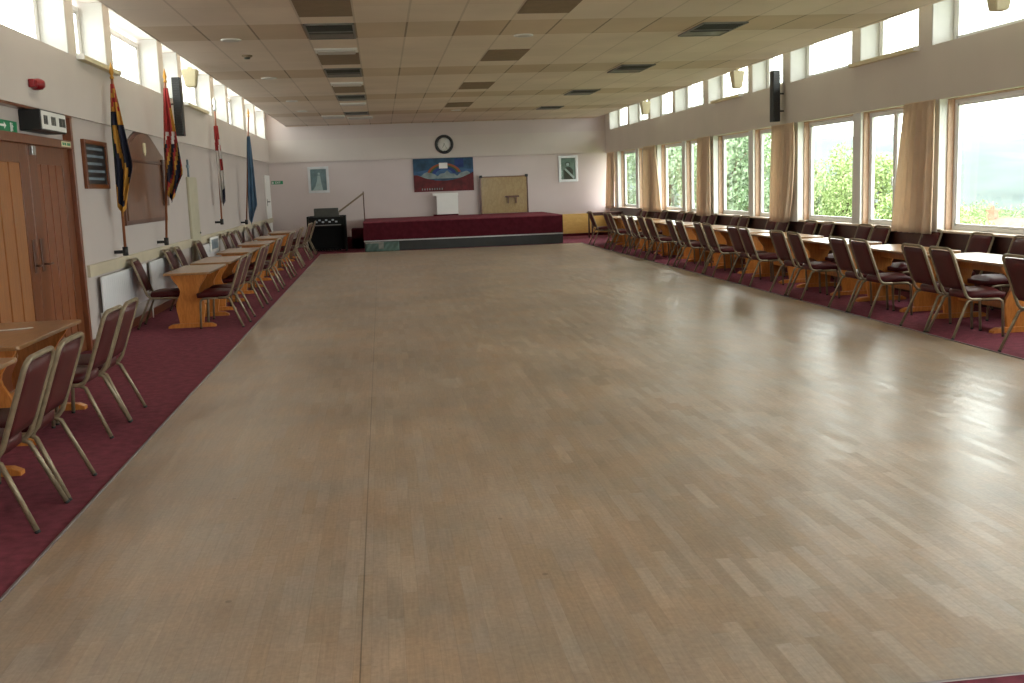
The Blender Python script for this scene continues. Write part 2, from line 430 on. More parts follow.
# clerestories
RP = [(-1.4, -1.1), (3.55, 3.85), (8.3, 8.62), (13.02, 13.35), (17.73, 18.05), (22.31, 22.67), (27.23, 27.46), (31.9, 32.27)]
RQ = [(1.1, 1.3), (5.8, 6.0), (10.36, 10.6), (15.06, 15.32), (19.6, 19.82), (24.9, 25.1), (29.6, 29.8)]
LP = [(-2.4, -2.1), (2.5, 2.8), (7.35, 7.7), (12.2, 12.5), (17.05, 17.4), (22.05, 22.5), (27.05, 27.5), (31.95, 32.27)]
LQ = [(0.1, .3), (5.0, 5.25), (9.1, 9.35), (13.85, 14.16), (18.65, 18.95), (24.2, 24.5), (29.4, 29.7)]
def cler(P, Q, x, d, name, ZS):
    posts = sorted(P + Q)
    def f(b):
        for a, c in posts:
            lo, hi = sorted((x, x + d * .42)); bx(b, lo, hi, a, c, ZS, ZR)
    struct(name, f, M['band'])
    def lin(b):      # white reveal boards on the far side of every opening
        for (a, c), (a2, c2) in zip(posts, posts[1:]):
            lo, hi = sorted((x + d * .004, x + d * .3))
            bx(b, lo, hi, a2 - .02, a2 - .002, ZS + .002, ZR - .002)
            bx(b, lo, hi, c + .002, c + .02, ZS + .002, ZR - .002)
    struct(name + '_reveals', lin, M['reveal'])
    for (a, c), (a2, c2) in zip(posts, posts[1:]):
        window(x + d * .28, d, c + .02, a2 - .02, ZS + .005, ZR - .06, None, None, .06, .08)
k = XB / 7.1
cler([(a * k, c * k) for a, c in RP[:-1]] + [(31.6, YB)], [(a * k, c * k) for a, c in RQ], XB, 1, 'wall_right_clerestory', ZSR)
cler(LP, LQ, XL, -1, 'wall_left_clerestory', ZS)

for a, c in ADDED_GLAZING:  # unseen glazing, put in for its light
    NWIN[0] += 1
    wn = struct('window_%d' % NWIN[0], lambda b: (bx(b, a, a + .06, YN - .2, YN - .13, .8, 3.0), bx(b, c - .06, c, YN - .2, YN - .13, .8, 3.0), bx(b, a + .06, c - .06, YN - .2, YN - .13, .8, .86), bx(b, a + .06, c - .06, YN - .2, YN - .13, 2.94, 3.0)), M['vinyl'])
    obj('pane', lambda b: bx(b, a + .05, c - .05, YN - .17, YN - .163, .85, 2.95), M['glass'], wn)
# left wall trims
struct('trim_7', lambda b: bx(b, XL - .001, XL + .035, DY1 + .12, YB - .02, .80, .935, .006), M['rail'])
struct('baseboard_left', lambda b: bx(b, XL, XL + .02, DY1 + .02, 31.0, .006, .11, .004), M['doorframe'])
struct('trim_8', lambda b: bx(b, 4.95, XR - .03, YB - .025, YB, .08, .675, .004), M['yellow'])
struct('trim_9', lambda b: bx(b, 4.95, XR - .03, YB - .035, YB, .66, .69, .004), M['yellow'])
struct('baseboard_back', lambda b: bx(b, 4.95, XR - .03, YB - .03, YB, .006, .085, .004), M['stageface'])

# ------------------------------------------------------------------ double door in the left wall
def frame(b):
    bx(b, XL - .14, XL + .02, DY1 - .07, DY1, .006, DZ - .05, .004); bx(b, XL - .14, XL + .02, DY0, DY0 + .07, .006, DZ - .05, .004)
    bx(b, XL - .14, XL + .025, DY0, DY1, DZ - .075, DZ - .05 + .02, .004)
    bx(b, XL - .14, XL + .02, DY0 + .07, DY1 - .07, 2.2, 2.285, .004)
dr = struct('door_1', frame, M['doorframe'])
obj('transom_panel', lambda b: bx(b, XL - .09, XL - .07, DY0 + .07, DY1 - .07, 2.285, DZ - .07), M['wall'], dr)
def leaf(y0, y1, pm):
    xf = XL - .03
    lf = obj('door_leaf', lambda b: (bx(b, XL - .085, xf - .014, y0, y1, .02, 2.2),
                                     bx(b, xf - .02, xf, y0, y0 + .24, .02, 2.2, .004), bx(b, xf - .02, xf, y1 - .24, y1, .02, 2.2, .004),
                                     bx(b, xf - .02, xf, y0 + .24, y1 - .24, 2.02, 2.2, .004), bx(b, xf - .02, xf, y0 + .24, y1 - .24, .02, .26, .004)), M['door'], dr)
    def reed(b):
        n = 7; w = (y1 - y0 - .48) / n
        for k in range(n):
            a = y0 + .24 + k * w
            h = .012 if k % 2 else .004
            bx(b, xf - .03, xf - .012 + h, a + .004, a + w - .004, .26, 2.02, .004)
    obj('reeded_panel', reed, M[pm], lf)
    return lf
l1 = leaf(DY0 + .075, 10.575, 'doorpan'); l2 = leaf(10.585, DY1 - .075, 'doorpanred')
obj('handle', lambda b: (bx(b, XL - .03, XL - .018, 10.66, 10.74, .98, 1.3, .004), tube(b, [(XL - .02, 10.7, 1.05), (XL + .03, 10.7, 1.05), (XL + .035, 10.8, 1.05)], .011)), M['boardedge'], l2)
obj('door_bolt', lambda b: bx(b, XL - .03, XL + .005, 10.62, 10.72, 2.1, 2.19, .006), M['steel'], l2)
obj('handle', lambda b: (bx(b, XL - .03, XL - .018, 10.43, 10.5, .98, 1.3, .004), tube(b, [(XL - .02, 10.46, 1.05), (XL + .03, 10.46, 1.05), (XL + .035, 10.36, 1.05)], .011)), M['boardedge'], l1)

# lettering: strokes of a small block alphabet, in a plane facing +X (text runs along +Y) or facing -Y (along +X)
GLY = {'E': [(0, 0, 0, 1), (0, 1, .6, 1), (0, .5, .5, .5), (0, 0, .6, 0)], 'X': [(0, 0, .65, 1), (0, 1, .65, 0)], 'I': [(.15, 0, .15, 1)],
       'T': [(0, 1, .7, 1), (.35, 0, .35, 1)], 'o': [(0, 0, 0, 1), (.6, 0, .6, 1), (0, 0, .6, 0), (0, 1, .6, 1)]}
def strokes(b, word, h, o, face, th=.004):
    u = 0
    for ch in word:
        g = GLY.get(ch)
        if g:
            for (a, c, d, e) in g:
                p = Vector((u + a * h, c * h)); q = Vector((u + d * h, e * h)); dv = (q - p)
                nv = Vector((-dv.y, dv.x)).normalized() * h * .09; dv2 = dv.normalized() * h * .08
                poly = [p - dv2 - nv, q + dv2 - nv, q + dv2 + nv, p - dv2 + nv]
                if face == 'X': prism(b, [(o[1] + w.x, o[2] + w.y) for w in poly], 'X', o[0], o[0] + th)
                else: prism(b, [(o[0] + w.x, o[2] + w.y) for w in poly], 'Y', o[1] - th, o[1])
        u += h * (.35 if ch == 'I' else .95)
def run_man(b, o, s, face, th=.004):
    """running figure, door and arrow of an exit sign"""
    polys = [[(.0, 0), (.3, 0), (.3, .9), (.0, .9)], [(.55, .75), (.65, .75), (.65, .88), (.55, .88)], [(.45, .3), (.62, .35), (.66, .7), (.5, .7)],
             [(.62, .05), (.7, .08), (.6, .38), (.52, .34)], [(.36, .1), (.42, .05), (.55, .3), (.48, .36)], [(.66, .6), (.82, .45), (.85, .52), (.68, .68)]]
    for P in polys:
        if face == 'X': prism(b, [(o[1] + u * s, o[2] + v * s) for u, v in P], 'X', o[0], o[0] + th)
        else: prism(b, [(o[0] + u * s, o[2] + v * s) for u, v in P], 'Y', o[1] - th, o[1])

# signs over the door
es = thing('exit_sign', 'green emergency exit sign above the double wooden doors', 'sign', (XL - .07, 10.19, 2.295))
obj('plate', lambda b: bx(b, 0, .008, -.27, .27, 0, .105, .002), M['green'], es)
obj('running_figure', lambda b: run_man(b, (.008, .08, .008), .09, 'X'), M['paper'], es)
obj('arrow', lambda b: (prism(b, [(-.2, .045), (-.08, .045), (-.08, .025), (-.03, .055), (-.08, .085), (-.08, .065), (-.2, .065)], 'X', .008, .011),), M['paper'], es)
hb = thing('wall_box', 'black-cased box with white front of dark lettering above the door', 'box', (XL - .07, 10.945, 2.325))
obj('casing', lambda b: bx(b, 0, .2, -.4, .4, 0, .2, .008), M['black'], hb)
obj('front_plate', lambda b: bx(b, .2, .207, -.385, .385, .015, .185, .002), M['paper'], hb)
y = -.33
for w, k in ((.05, 1), (.055, 1), (.09, 0), (.03, 1), (.045, 1), (.04, 1), (.09, 0), (.1, 1), (.09, 1)):
    if k: obj('letter_block', lambda b: bx(b, .207, .209, y, y + w, .06, .145), M['black'], hb)
    y += w + .012
nl = thing('door_label', 'small cream label with green lettering fixed to right of door lintel', 'sign', (XL + .02, 11.66, 2.215))
obj('plate', lambda b: bx(b, 0, .005, -.15, .17, 0, .055, .001), M['cream'], nl)
for y in (-.12, -.05, .04, .1): obj('letter_block', lambda b: bx(b, .005, .0065, y, y + .05, .015, .042), M['green'], nl)
al = thing('alarm_sounder', 'red alarm sounder high on the left wall over the doors', 'alarm', (XL + .036, 10.72, 2.765))
obj('body', lambda b: lathe(b, [(.05, 0), (.055, .02), (.055, .06), (.045, .09), (.03, .11), (0, .115)], 20, 'X'), M['alarm'], al)
for sg in (-1, 1): obj('side_cap', lambda b: bx(b, 0, .06, sg * .09 - .05, sg * .09 + .05, -.04, .04, .012), M['alarm'], al)

# notice board
nb = thing('notice_board', 'wood-framed dark price board with pale lines between door and first flag', 'board', (XL, 12.8, 1.78))
obj('frame', lambda b: (bx(b, 0, .04, -.5, -.43, 0, .55, .004), bx(b, 0, .04, .43, .5, 0, .55, .004), bx(b, 0, .04, -.43, .43, 0, .05, .004), bx(b, 0, .04, -.43, .43, .5, .55, .004)), M['door'], nb)
obj('panel', lambda b: bx(b, 0, .02, -.43, .43, .05, .5), M['black'], nb)
for k in range(5):
    obj('letter_strip', lambda b, k=k: bx(b, .02, .024, -.38, .3 + .06 * math.sin(k * 2.3), .1 + k * .085, .128 + k * .085), M['pic1'], nb)

# honours board with an arched top
hb2 = thing('honours_board', 'large brown honours board with arched top behind the first two flags', 'board', (XL, 15.3, 1.31))
def arch(s, off=0):
    pts = [(-1.32 * s, 0 + off), (1.32 * s, 0 + off), (1.32 * s, .95)]
    for k in range(15):
        a = k / 14
        y = 1.32 * s - 2.64 * s * a; z = .95 + (.33 - off) * math.sin(PI * a) ** 1.3
        pts.append((y, z))
    pts.append((-1.32 * s, .95)); return pts
obj('backboard', lambda b: prism(b, arch(1.), 'X', 0, .03), M['boardedge'], hb2)
obj('face_panel', lambda b: prism(b, arch(.94, .06), 'X', .03, .045), M['board'], hb2)
obj('crest', lambda b: prism(b, [(-.07, .98), (0, .92), (.07, .98), (.07, 1.1), (-.07, 1.1)], 'X', .045, .055), M['cream'], hb2)
obj('title_rail', lambda b: bx(b, .045, .06, -1.1, 1.1, .82, .86, .004), M['boardedge'], hb2)
obj('side_wing', lambda b: bx(b, .045, .085, 1.0, 1.26, .22, .9, .01), M['boardedge'], hb2)

# radiators
for k, (a, c, lb) in enumerate(((12.4, 14.68, 'white panel radiator on left wall nearest the double doors'), (14.95, 17.2, 'white panel radiator behind the wall-side chairs at second table'), (18.9, 21.1, 'white panel radiator beyond the pale yellow cupboard'))):
    r = thing('radiator', lb, 'radiator', (XL, (a + c) / 2, .29), 0, 'radiators along the left wall')
    h = (c - a) / 2
    def pan(b, h=h):
        bx(b, .045, .075, -h, h, 0, .49, .01)
        n = 24
        for q in range(n):
            y = -h + .06 + q * (2 * h - .12) / (n - 1); bx(b, .07, .078, y - .016, y + .016, .03, .46, .006)
    obj('panel', pan, M['radiator'], r)
    for q in (-h + .2, h - .24): obj('bracket', lambda b: bx(b, 0, .046, q, q + .04, .05, .45), M['white'], r)
    obj('valve', lambda b, h=h: (lathe(b, [(.018, -.12), (.018, -.02), (.03, -.02), (.03, .03), (0, .035)], 10, 'Z', (.06, -h - .05, .05)), tube(b, [(.06, -h - .05, -.28), (.06, -h - .05, -.1)], .008)), M['paper'], r)

# flags ---------------------------------------------------------------
def flag(name, label, y, zb, zt, top_out, cloth, x0=XL + .13, finial='spear'):
    """pole from a wall cup at zb to zt, its top leaning out by top_out; cloth = (z_top, z_bottom, spread rows, painter)"""
    r = thing(name, label, 'flag', (x0, y, zb), 0)
    L = zt - zb
    ax = Vector((top_out[0], top_out[1], L))
    obj('pole', lambda b: tube(b, [(0, 0, 0), tuple(ax)], .017, 10), M['pole'], r)
    obj('cup', lambda b: (lathe(b, [(.02, -.04), (.034, -.035), (.034, .07), (.025, .07)], 14), bx(b, XL - x0, -.02, -.02, .02, -.01, .03)), M['black'], r)
    if finial == 'spear':
        obj('finial', lambda b: lathe(b, [(.02, 0), (.026, .02), (.012, .04), (.028, .08), (.018, .13), (.002, .2)], 10, 'Z', tuple(ax)), M['gold'], r)
    else:
        obj('finial', lambda b: (lathe(b, [(.018, 0), (.035, .03), (.03, .07), (.012, .1), (.04, .16), (.03, .22), (.002, .28)], 12, 'Z', tuple(ax))), M['silver'], r)
    z1, z0, wfun, paint, mats = cloth
    n, m = 26, 18
    def cl(b):
        g = []
        for i in range(n + 1):
            t = i / n; z = z1 + (z0 - z1) * t - zb
            c = ax * (z / L); w = wfun(t); row = []
            for j in range(m + 1):
                q = j / m
                xx = c.x + (w[0] + (w[1] - w[0]) * q) * .82
                yy = c.y - .02 + .045 * math.sin(q * PI * 5 + t * 1.5) * (.45 + t * .7) - .1 * q * t
                zz = z - .3 * (t ** 4) * (1 - abs(2 * q - 1)) * .6
                row.append(b.verts.new((xx, yy, zz)))
            g.append(row)
        for i in range(n):
            for j in range(m):
                f = b.faces.new((g[i][j], g[i][j + 1], g[i + 1][j + 1], g[i + 1][j])); f.smooth = True
                f.material_index = paint((i + .5) / n, (j + .5) / m)
    c = obj('cloth', cl, mats, r)
    md = c.modifiers.new('thick', 'SOLIDIFY'); md.thickness = .006
    return r
def p1(t, s):
    if t < .24: return 1 if (s * 3 + t * 9) % 1 > .55 else 2
    if t < .36: return 0 if s < .6 else 1
    if abs(s - .25 - (t - .36) * .9) < .13: return 1
    if t > .86 and (s < .25 or s > .75 or t > .95): return 1
    if s < .16 and t < .62: return 3
    return 0
flag('standard_flag', 'navy and gold standard furled on pole nearest the double doors', 13.35, 1.0, 3.08, (.02, .02),
     (3.02, 1.62, lambda t: (-.025 - .04 * min(1, t * 3), .03 + .2 * min(1, t * 1.5) * (1 - .6 * max(0, t - .72) / .28)), p1, [M['navy'], M['gold'], M['crimson'], M['flaggreen']]))
def p2(t, s):
    if t < .42: return 0 if s < .75 or t < .2 else 3
    v = (s * 2.2 + t * 3.4) % 1
    if t < .55: return 1 if v < .3 else 0
    return 2 if v < .5 else (0 if v < .72 else 3)
flag('union_flag', 'red-topped furled flag with navy and cream lower folds beside black speaker', 15.85, 1.0, 3.28, (.17, .0),
     (3.2, 1.75, lambda t: (-.03 - .01 * t + .12 * max(0, t - .6), .05 + .27 * max(0, min(1, t * 1.25)) * (1 - .45 * max(0, t - .85) / .15)), p2, [M['crimson'], M['flagwhite'], M['navy'], M['gold']]))
def p3(t, s):
    if t < .36: return 0 if (s + t * 1.2) % 1 > .3 or t < .2 else 1
    if t > .86: return 2 if s > .4 else 1
    if .48 < t < .6 and s > .6: return 0
    return 1
flag('ensign_flag', 'white ensign with red upper folds, third furled flag from the doors', 21.35, 1.12, 3.28, (.03, .0),
     (3.0, 1.62, lambda t: (-.05 - .02 * math.sin(t * 3) + .06 * t, .05 + .1 * min(1, t * 1.4)), p3, [M['crimson'], M['flagwhite'], M['navy']]), finial='crown')
flag('blue_flag', 'pale blue furled flag, farthest of the four along the left wall', 25.15, 1.0, 3.42, (.22, .0),
     (2.98, 1.13, lambda t: (-.035 + .1 * t * t, .05 + .3 * max(0, t) ** .9 * (1 - .5 * max(0, t - .85) / .15)), lambda t, s: 1 if s < .18 and t < .5 else 0, [M['skyblue'], M['navy']]))

# column loudspeakers
def speaker(label, x, y, z0, z1, d):
    r = thing('column_speaker', label, 'speaker', (x, y, z0), 0, 'column loudspeakers')
    h = z1 - z0
    obj('cabinet', lambda b: bx(b, -.065, .065, -.085, .085, 0, h, .012), M['black'], r)
    obj('grille', lambda b: [bx(b, -.052, .052, -.092, -.085, .04 + k * (h - .08) / 22, .04 + k * (h - .08) / 22 + .018) for k in range(22)], M['black'], r)
    for zz in (.18, h * .55):
        obj('bracket', lambda b, zz=zz: tube(b, [(d * .06, 0, zz), (d * .25, .02, zz)], .014), M['black'], r)
speaker('black column loudspeaker high on left wall behind second flag', XL + .2, 17.3, 2.60, 3.5, -1)
speaker('black column loudspeaker on right wall above the curtains', 6.82, 17.7, 2.56, 3.42, 1)

# lamps hanging at the ceiling edge, ledge battens
def lamp(label, x, y, zb, zt):
    r = thing('tapered_lamp', label, 'lamp', (x, y, zb), 0, 'cream tapered lamps')
    h = zt - zb
    def sh(b):
        a, c = .075, .115
        v0 = [b.verts.new((sx * a, sy * a, 0)) for sx, sy in ((-1, -1), (1, -1), (1, 1), (-1, 1))]
        v1 = [b.verts.new((sx * c, sy * c, h * .86)) for sx, sy in ((-1, -1), (1, -1), (1, 1), (-1, 1))]
        fs = [b.faces.new(list(reversed(v0))), b.faces.new(v1)]
        for k in range(4): fs.append(b.faces.new((v0[k], v0[(k + 1) % 4], v1[(k + 1) % 4], v1[k])))
        bmesh.ops.bevel(b, geom=list({e for f in fs for e in f.edges}), offset=.012, segments=2, affect='EDGES')
    obj('shade', sh, M['cream'], r)
    obj('bracket', lambda b: bx(b, -.03, .03, -.03, .03, h * .86, h, .005), M['cream'], r)
for lb, x, y, zb in (('cream tapered lamp at ceiling edge, nearest one on window side', 6.58, 10.7, 3.28), ('cream tapered lamp at ceiling edge near right-hand speaker', 6.58, 18.95, 3.25),
                     ('cream tapered lamp at ceiling edge, farthest one on window side', 6.58, 25.7, 3.25), ('cream tapered lamp at ceiling edge beside left-hand speaker', -2.78, 16.8, 3.3)):
    lamp(lb, x, y, zb, ZC)
for lb, x, a, c in (('cream batten on left ledge beside first flag top', XL + .076, 12.35, 14.0), ('cream batten on left ledge beyond the speaker', XL + .076, 18.7, 20.9),
                    ('cream batten on right ledge nearest the camera', XB - .041, 13.1, 15.0), ('cream batten on right ledge beyond the speaker', XB - .041, 19.8, 21.5)):
    r = thing('ledge_batten', lb, 'light', (x, (a + c) / 2, (ZS if x < 0 else ZSR) - .03), 0, 'cream battens on the high ledges')
    h = (c - a) / 2
    obj('trough', lambda b, h=h: bx(b, -.04, .04, -h, h, 0, .055, .008), M['cream'], r)
    for q in (-h - .02, h): obj('end_cap', lambda b: bx(b, -.045, .045, q, q + .02, 0, .062, .004), M['paper'], r)

# pale yellow cupboard, bracket and blue notice on the left wall
py = thing('narrow_cupboard', 'narrow pale yellow cupboard against left wall past the second flag', 'cupboard', (XL, 18.9, .006))
obj('body', lambda b: bx(b, 0, .03, -.36, .5, 0, 1.98, .006), M['paleyellow'], py)
obj('door', lambda b: bx(b, .03, .04, -.34, .48, .04, 1.96, .003), M['paleyellow'], py)
obj('knob', lambda b: lathe(b, [(.012, 0), (.02, .015), (0, .03)], 10, 'X', (.04, .4, 1.0)), M['steel'], py)
sb = thing('wall_bracket', 'small grey cross-shaped bracket on left wall above yellow cupboard', 'bracket', (XL, 18.75, 2.12))
obj('plate', lambda b: (bx(b, 0, .03, -.03, .03, -.16, .16, .004), bx(b, 0, .03, -.1, .1, .02, .07, .004)), M['pic1'], sb)
bn = thing('blue_notice', 'small white-framed pale blue notice by wall-side chairs', 'notice', (XL + .085, 20.45, .62))
obj('frame', lambda b: bx(b, 0, .02, -.48, .48, 0, .26, .004), M['paper'], bn)
obj('sheet', lambda b: bx(b, .02, .023, -.38, .38, .04, .22), M['pic1'], bn)

# far left door and exit sign
d2 = struct('door_2', lambda b: (bx(b, XL, XL + .03, 30.85, 30.93, .006, 2.1, .004), bx(b, XL, XL + .03, 31.95, 32.03, .006, 2.1, .004), bx(b, XL, XL + .03, 30.85, 32.03, 2.1, 2.18, .004)), M['white'])
obj('door_leaf', lambda b: bx(b, XL, XL + .018, 30.93, 31.95, .01, 2.1, .003), M['white'], d2)
obj('handle', lambda b: (bx(b, XL + .018, XL + .026, 31.02, 31.08, 1.3, 1.5, .003), tube(b, [(XL + .02, 31.05, 1.42), (XL + .08, 31.05, 1.42), (XL + .08, 31.2, 1.42)], .014)), M['black'], d2)
e2 = thing('exit_sign', 'small green exit sign low on back wall in far left corner', 'sign', (-3.06, YB, 1.92))
obj('plate', lambda b: bx(b, -.17, .17, -.008, 0, 0, .1, .002), M['green'], e2)
obj('lettering', lambda b: strokes(b, 'EXIT', .05, (-.05, -.008, .025), 'Y'), M['paper'], e2)
obj('running_figure', lambda b: run_man(b, (-.15, -.008, .012), .075, 'Y'), M['paper'], e2)

# ------------------------------------------------------------------ back wall: clock, mural, pictures
ck = thing('wall_clock', 'round black-rimmed wall clock above the rainbow mural', 'clock', (1.985, YB - .05, 2.94))
def rim(b):
    R0, R1 = .2, .285; seg = 40
    prof = [(R0, 0), (R0, -.035), (R0 + .02, -.05), (R1 - .015, -.05), (R1, -.03), (R1, 0)]
    rings = [[b.verts.new((r * math.cos(2 * PI * k / seg), h, r * math.sin(2 * PI * k / seg))) for k in range(seg)] for r, h in prof]
    for i in range(len(rings)):
        A, B = rings[i], rings[(i + 1) % len(rings)]
        for k in range(seg):
            f = b.faces.new((A[k], A[(k + 1) % seg], B[(k + 1) % seg], B[k])); f.smooth = True
    bmesh.ops.recalc_face_normals(b, faces=b.faces)
obj('rim', rim, M['black'], ck)
obj('dial', lambda b: lathe(b, [(.22, 0), (.22, -.015), (0, -.016)], 36, 'Y'), M['paper'], ck)
def hand(L, w, a, y):
    c, s = math.sin(a), math.cos(a)
    return lambda b: prism(b, [(-w * s - .03 * c, w * c - .03 * s), (w * s - .03 * c, -w * c - .03 * s), (w * s + L * c, -w * c + L * s), (-w * s + L * c, w * c + L * s)], 'Y', y - .003, y)
obj('hour_hand', hand(.11, .008, 3.6, -.02), M['ventgrey'], ck)
obj('minute_hand', hand(.17, .005, 2.6, -.025), M['ventgrey'], ck)
obj('hour_mark', lambda b: [bx(b, .195 * math.sin(k * PI / 6) - .006, .195 * math.sin(k * PI / 6) + .006, -.019, -.016, .195 * math.cos(k * PI / 6) - .012, .195 * math.cos(k * PI / 6) + .012) for k in range(12)], M['ventgrey'], ck)

mu = thing('rainbow_mural', 'wide painted mural of rainbow over red field on back wall', 'picture', (1.93, YB, 1.52))
MW, MH = .915, 1.0
mm = [simple('mural_teal_sky', (.022, .065, .12), .7, var=.5, scale=4), simple('mural_red', (.10, .009, .011), .7, var=.45, scale=5), simple('mural_hills', (.2, .25, .25), .7, var=.35, scale=6),
      simple('mural_orange', (.3, .07, .025), .6), simple('mural_dark_green', (.05, .09, .025), .6), simple('mural_deep_blue', (.01, .035, .17), .6, var=.3), M['paper'], simple('mural_mid_blue', (.045, .11, .23), .7, var=.4, scale=3)]
def mural(b):
    bx(b, -MW, MW, -.03, -.002, .012, MH + .012)                    # board (teal sky)
    y = -.03
    def sheet(poly, mi, d): prism(b, poly, 'Y', y - d, y + .001, mi)
    sheet([(-MW, .5), (-MW, .6), (-.2, .72), (.3, .7), (MW, .66), (MW, .5)], 7, .001)
    sheet([(.35, .72), (.62, .72), (.62, .98), (.35, .98)], 5, .001)
    hills = [(-MW, .4), (MW * .8, .4)] + [(MW - .1 - k * .1, .55 + .06 * math.sin(k * 1.1) + .03 * math.sin(k * 2.9)) for k in range(18)]
    sheet(hills + [(-MW, .56)], 2, .002)
    red = [(-MW, .012), (MW, .012), (MW, .58)] + [(MW - k * MW * 2 / 16, .33 + .25 * abs(1 - k / 8) ** 2.) for k in range(1, 16)] + [(-MW, .52)]
    sheet(red, 1, .003)
    def arc(r0, r1, mi, d, dx=.02, z0=.5):
        pts = []
        for k in range(19):
            a = PI * (.08 + .84 * k / 18); pts.append((dx + r1 * 1.25 * math.cos(a), z0 + r1 * .85 * math.sin(a)))
        for k in range(18, -1, -1):
            a = PI * (.08 + .84 * k / 18); pts.append((dx + r0 * 1.25 * math.cos(a), z0 + r0 * .85 * math.sin(a)))
        sheet(pts, mi, d)
    arc(.36, .42, 3, .004); arc(.31, .36, 4, .0045); arc(.22, .31, 5, .0042)
    sheet([(-.13, .70), (.13, .70), (.13, .87), (-.13, .87)], 6, .006)
    for k in range(9):                                               # small illegible pale letters along the bottom
        x = -.68 + k * .075
        sheet([(x, .06), (x + .035, .06), (x + .03, .12), (x + .006, .12)], 2, .005)
obj('painting', mural, mm, mu)
def picture(label, x, z, w, h, m, kind):
    r = thing('framed_picture', label, 'picture', (x, YB, z), 0, 'framed pictures on the back wall')
    f = .075
    obj('frame', lambda b: (bx(b, -w / 2, -w / 2 + f, -.04, 0, 0, h, .006), bx(b, w / 2 - f, w / 2, -.04, 0, 0, h, .006), bx(b, -w / 2 + f, w / 2 - f, -.04, 0, 0, f, .006), bx(b, -w / 2 + f, w / 2 - f, -.04, 0, h - f, h, .006)), M['silver'], r)
    def im(b):
        bx(b, -w / 2 + f, w / 2 - f, -.02, -.002, f, h - f)
        if kind == 1:
            prism(b, [(-.2, .06), (.12, .06), (.1, .2), (.07, .36), (.055, .52), (-.02, .52), (-.05, .36), (-.1, .2)], 'Y', -.023, -.019, 1)
            lathe(b, [(.035, -.019), (.035, -.023)], 14, 'Y', (.02, 0, .57), 1)
        else:
            prism(b, [(-.14, .06), (.14, .06), (.15, .36), (.06, .45), (-.06, .45), (-.15, .36)], 'Y', -.022, -.019, 2)
            prism(b, [(.16, .09), (.2, .14), (-.08, .42), (-.12, .38)], 'Y', -.024, -.021, 1)
            lathe(b, [(.05, -.019), (.05, -.023)], 16, 'Y', (-.01, 0, .53), 1)
            lathe(b, [(.07, -.0195), (.07, -.022)], 16, 'Y', (-.01, 0, .54), 2)
    obj('print', im, [m, M['figure'], M['ventdark']], r)
    obj('glazing', lambda b: bx(b, -w / 2 + f, w / 2 - f, -.031, -.029, f, h - f), M['glass'], r)
picture('framed picture of a pale robed figure left of the stage', -1.835, 1.62, .62, .78, M['pic1'], 1)
picture('framed portrait with pale diagonal sash right of the stage', 5.785, 1.68, .6, .8, M['pic2'], 2)

# ------------------------------------------------------------------ stage
SX0, SX1, SY, SZ = -.52, 4.93, 28.53, .79
st = thing('stage', 'low platform stage clad in maroon carpet against the back wall', 'stage', ((SX0 + SX1) / 2, SY, .006))
sw = (SX1 - SX0) / 2
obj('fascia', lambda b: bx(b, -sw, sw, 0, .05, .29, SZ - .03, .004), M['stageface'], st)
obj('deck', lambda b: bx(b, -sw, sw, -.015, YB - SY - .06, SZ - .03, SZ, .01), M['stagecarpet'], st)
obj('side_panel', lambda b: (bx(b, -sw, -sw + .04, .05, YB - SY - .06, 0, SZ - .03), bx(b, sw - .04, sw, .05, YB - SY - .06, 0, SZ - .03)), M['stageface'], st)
obj('edge_strip', lambda b: bx(b, -sw, sw, -.012, .03, .262, .295, .004), M['steel'], st)
obj('kickboard', lambda b: bx(b, -sw + .01, sw - .01, .02, .05, 0, .265), M['black'], st)
tp = thing('teal_panel', 'crumpled pale teal plastic sheet at left foot of the stage', 'sheet', (-.03, SY - .03, .006))
def crump(b):
    n, m = 26, 7; g = []
    for i in range(n + 1):
        row = []
        for j in range(m + 1):
            x = -.45 + .9 * i / n; z = .25 * j / m
            y = .02 - .03 + .02 * math.sin(i * 1.7 + j * .8) * math.cos(j * 1.9 + i * .3) - .05 * (1 - j / m) ** 2
            row.append(b.verts.new((x, y - .012, z + .001)))
        g.append(row)
    for i in range(n):
        for j in range(m):
            f = b.faces.new((g[i][j], g[i + 1][j], g[i + 1][j + 1], g[i][j + 1])); f.smooth = True
            f.material_index = 1 if (9 < i < 14 and j > 1) or j == m - 1 and i < 14 else 0
o = obj('sheet', crump, [M['tealplastic'], M['ventgrey']], tp)
md = o.modifiers.new('thick', 'SOLIDIFY'); md.thickness = .004

bp = thing('brown_panel', 'glossy brown panel with dark corner posts standing on the stage', 'screen', (3.76, YB - .08, SZ + .006))
obj('board', lambda b: bx(b, -.7, .7, -.02, .02, .01, 1.1, .005), M['brownpanel'], bp)
obj('corner_post', lambda b: bx(b, -.74, -.70, -.03, .03, 0, 1.1, .005), M['boardedge'], bp)
obj('corner_post', lambda b: bx(b, .70, .74, -.03, .03, 0, 1.14, .005), M['boardedge'], bp)
obj('top_rail', lambda b: bx(b, -.7, .7, -.025, .025, 1.1, 1.13, .005), M['board'], bp)
for q in (-.75, .66): obj('corner_cap', lambda b: bx(b, q, q + .09, -.034, .034, 1.09, 1.17, .006), M['black'], bp)
sh = obj('reflected_bar', lambda b: (bx(b, .02, .45, -.09, -.02, .48, .53, .006), bx(b, .1, .13, -.08, -.02, .3, .48), bx(b, .34, .37, -.08, -.02, .3, .48)), M['boardedge'], bp)  # dark table-like reflection in the glossy board, built as solid bars
wc = thing('white_cabinet', 'white cabinet with overhanging top on stage below the mural', 'cabinet', (1.98, YB - .12, SZ + .006))
obj('body', lambda b: bx(b, -.31, .34, -.1, .06, .04, .6, .008), M['white'], wc)
obj('top', lambda b: bx(b, -.42, .35, -.13, .06, .6, .68, .01), M['white'], wc)
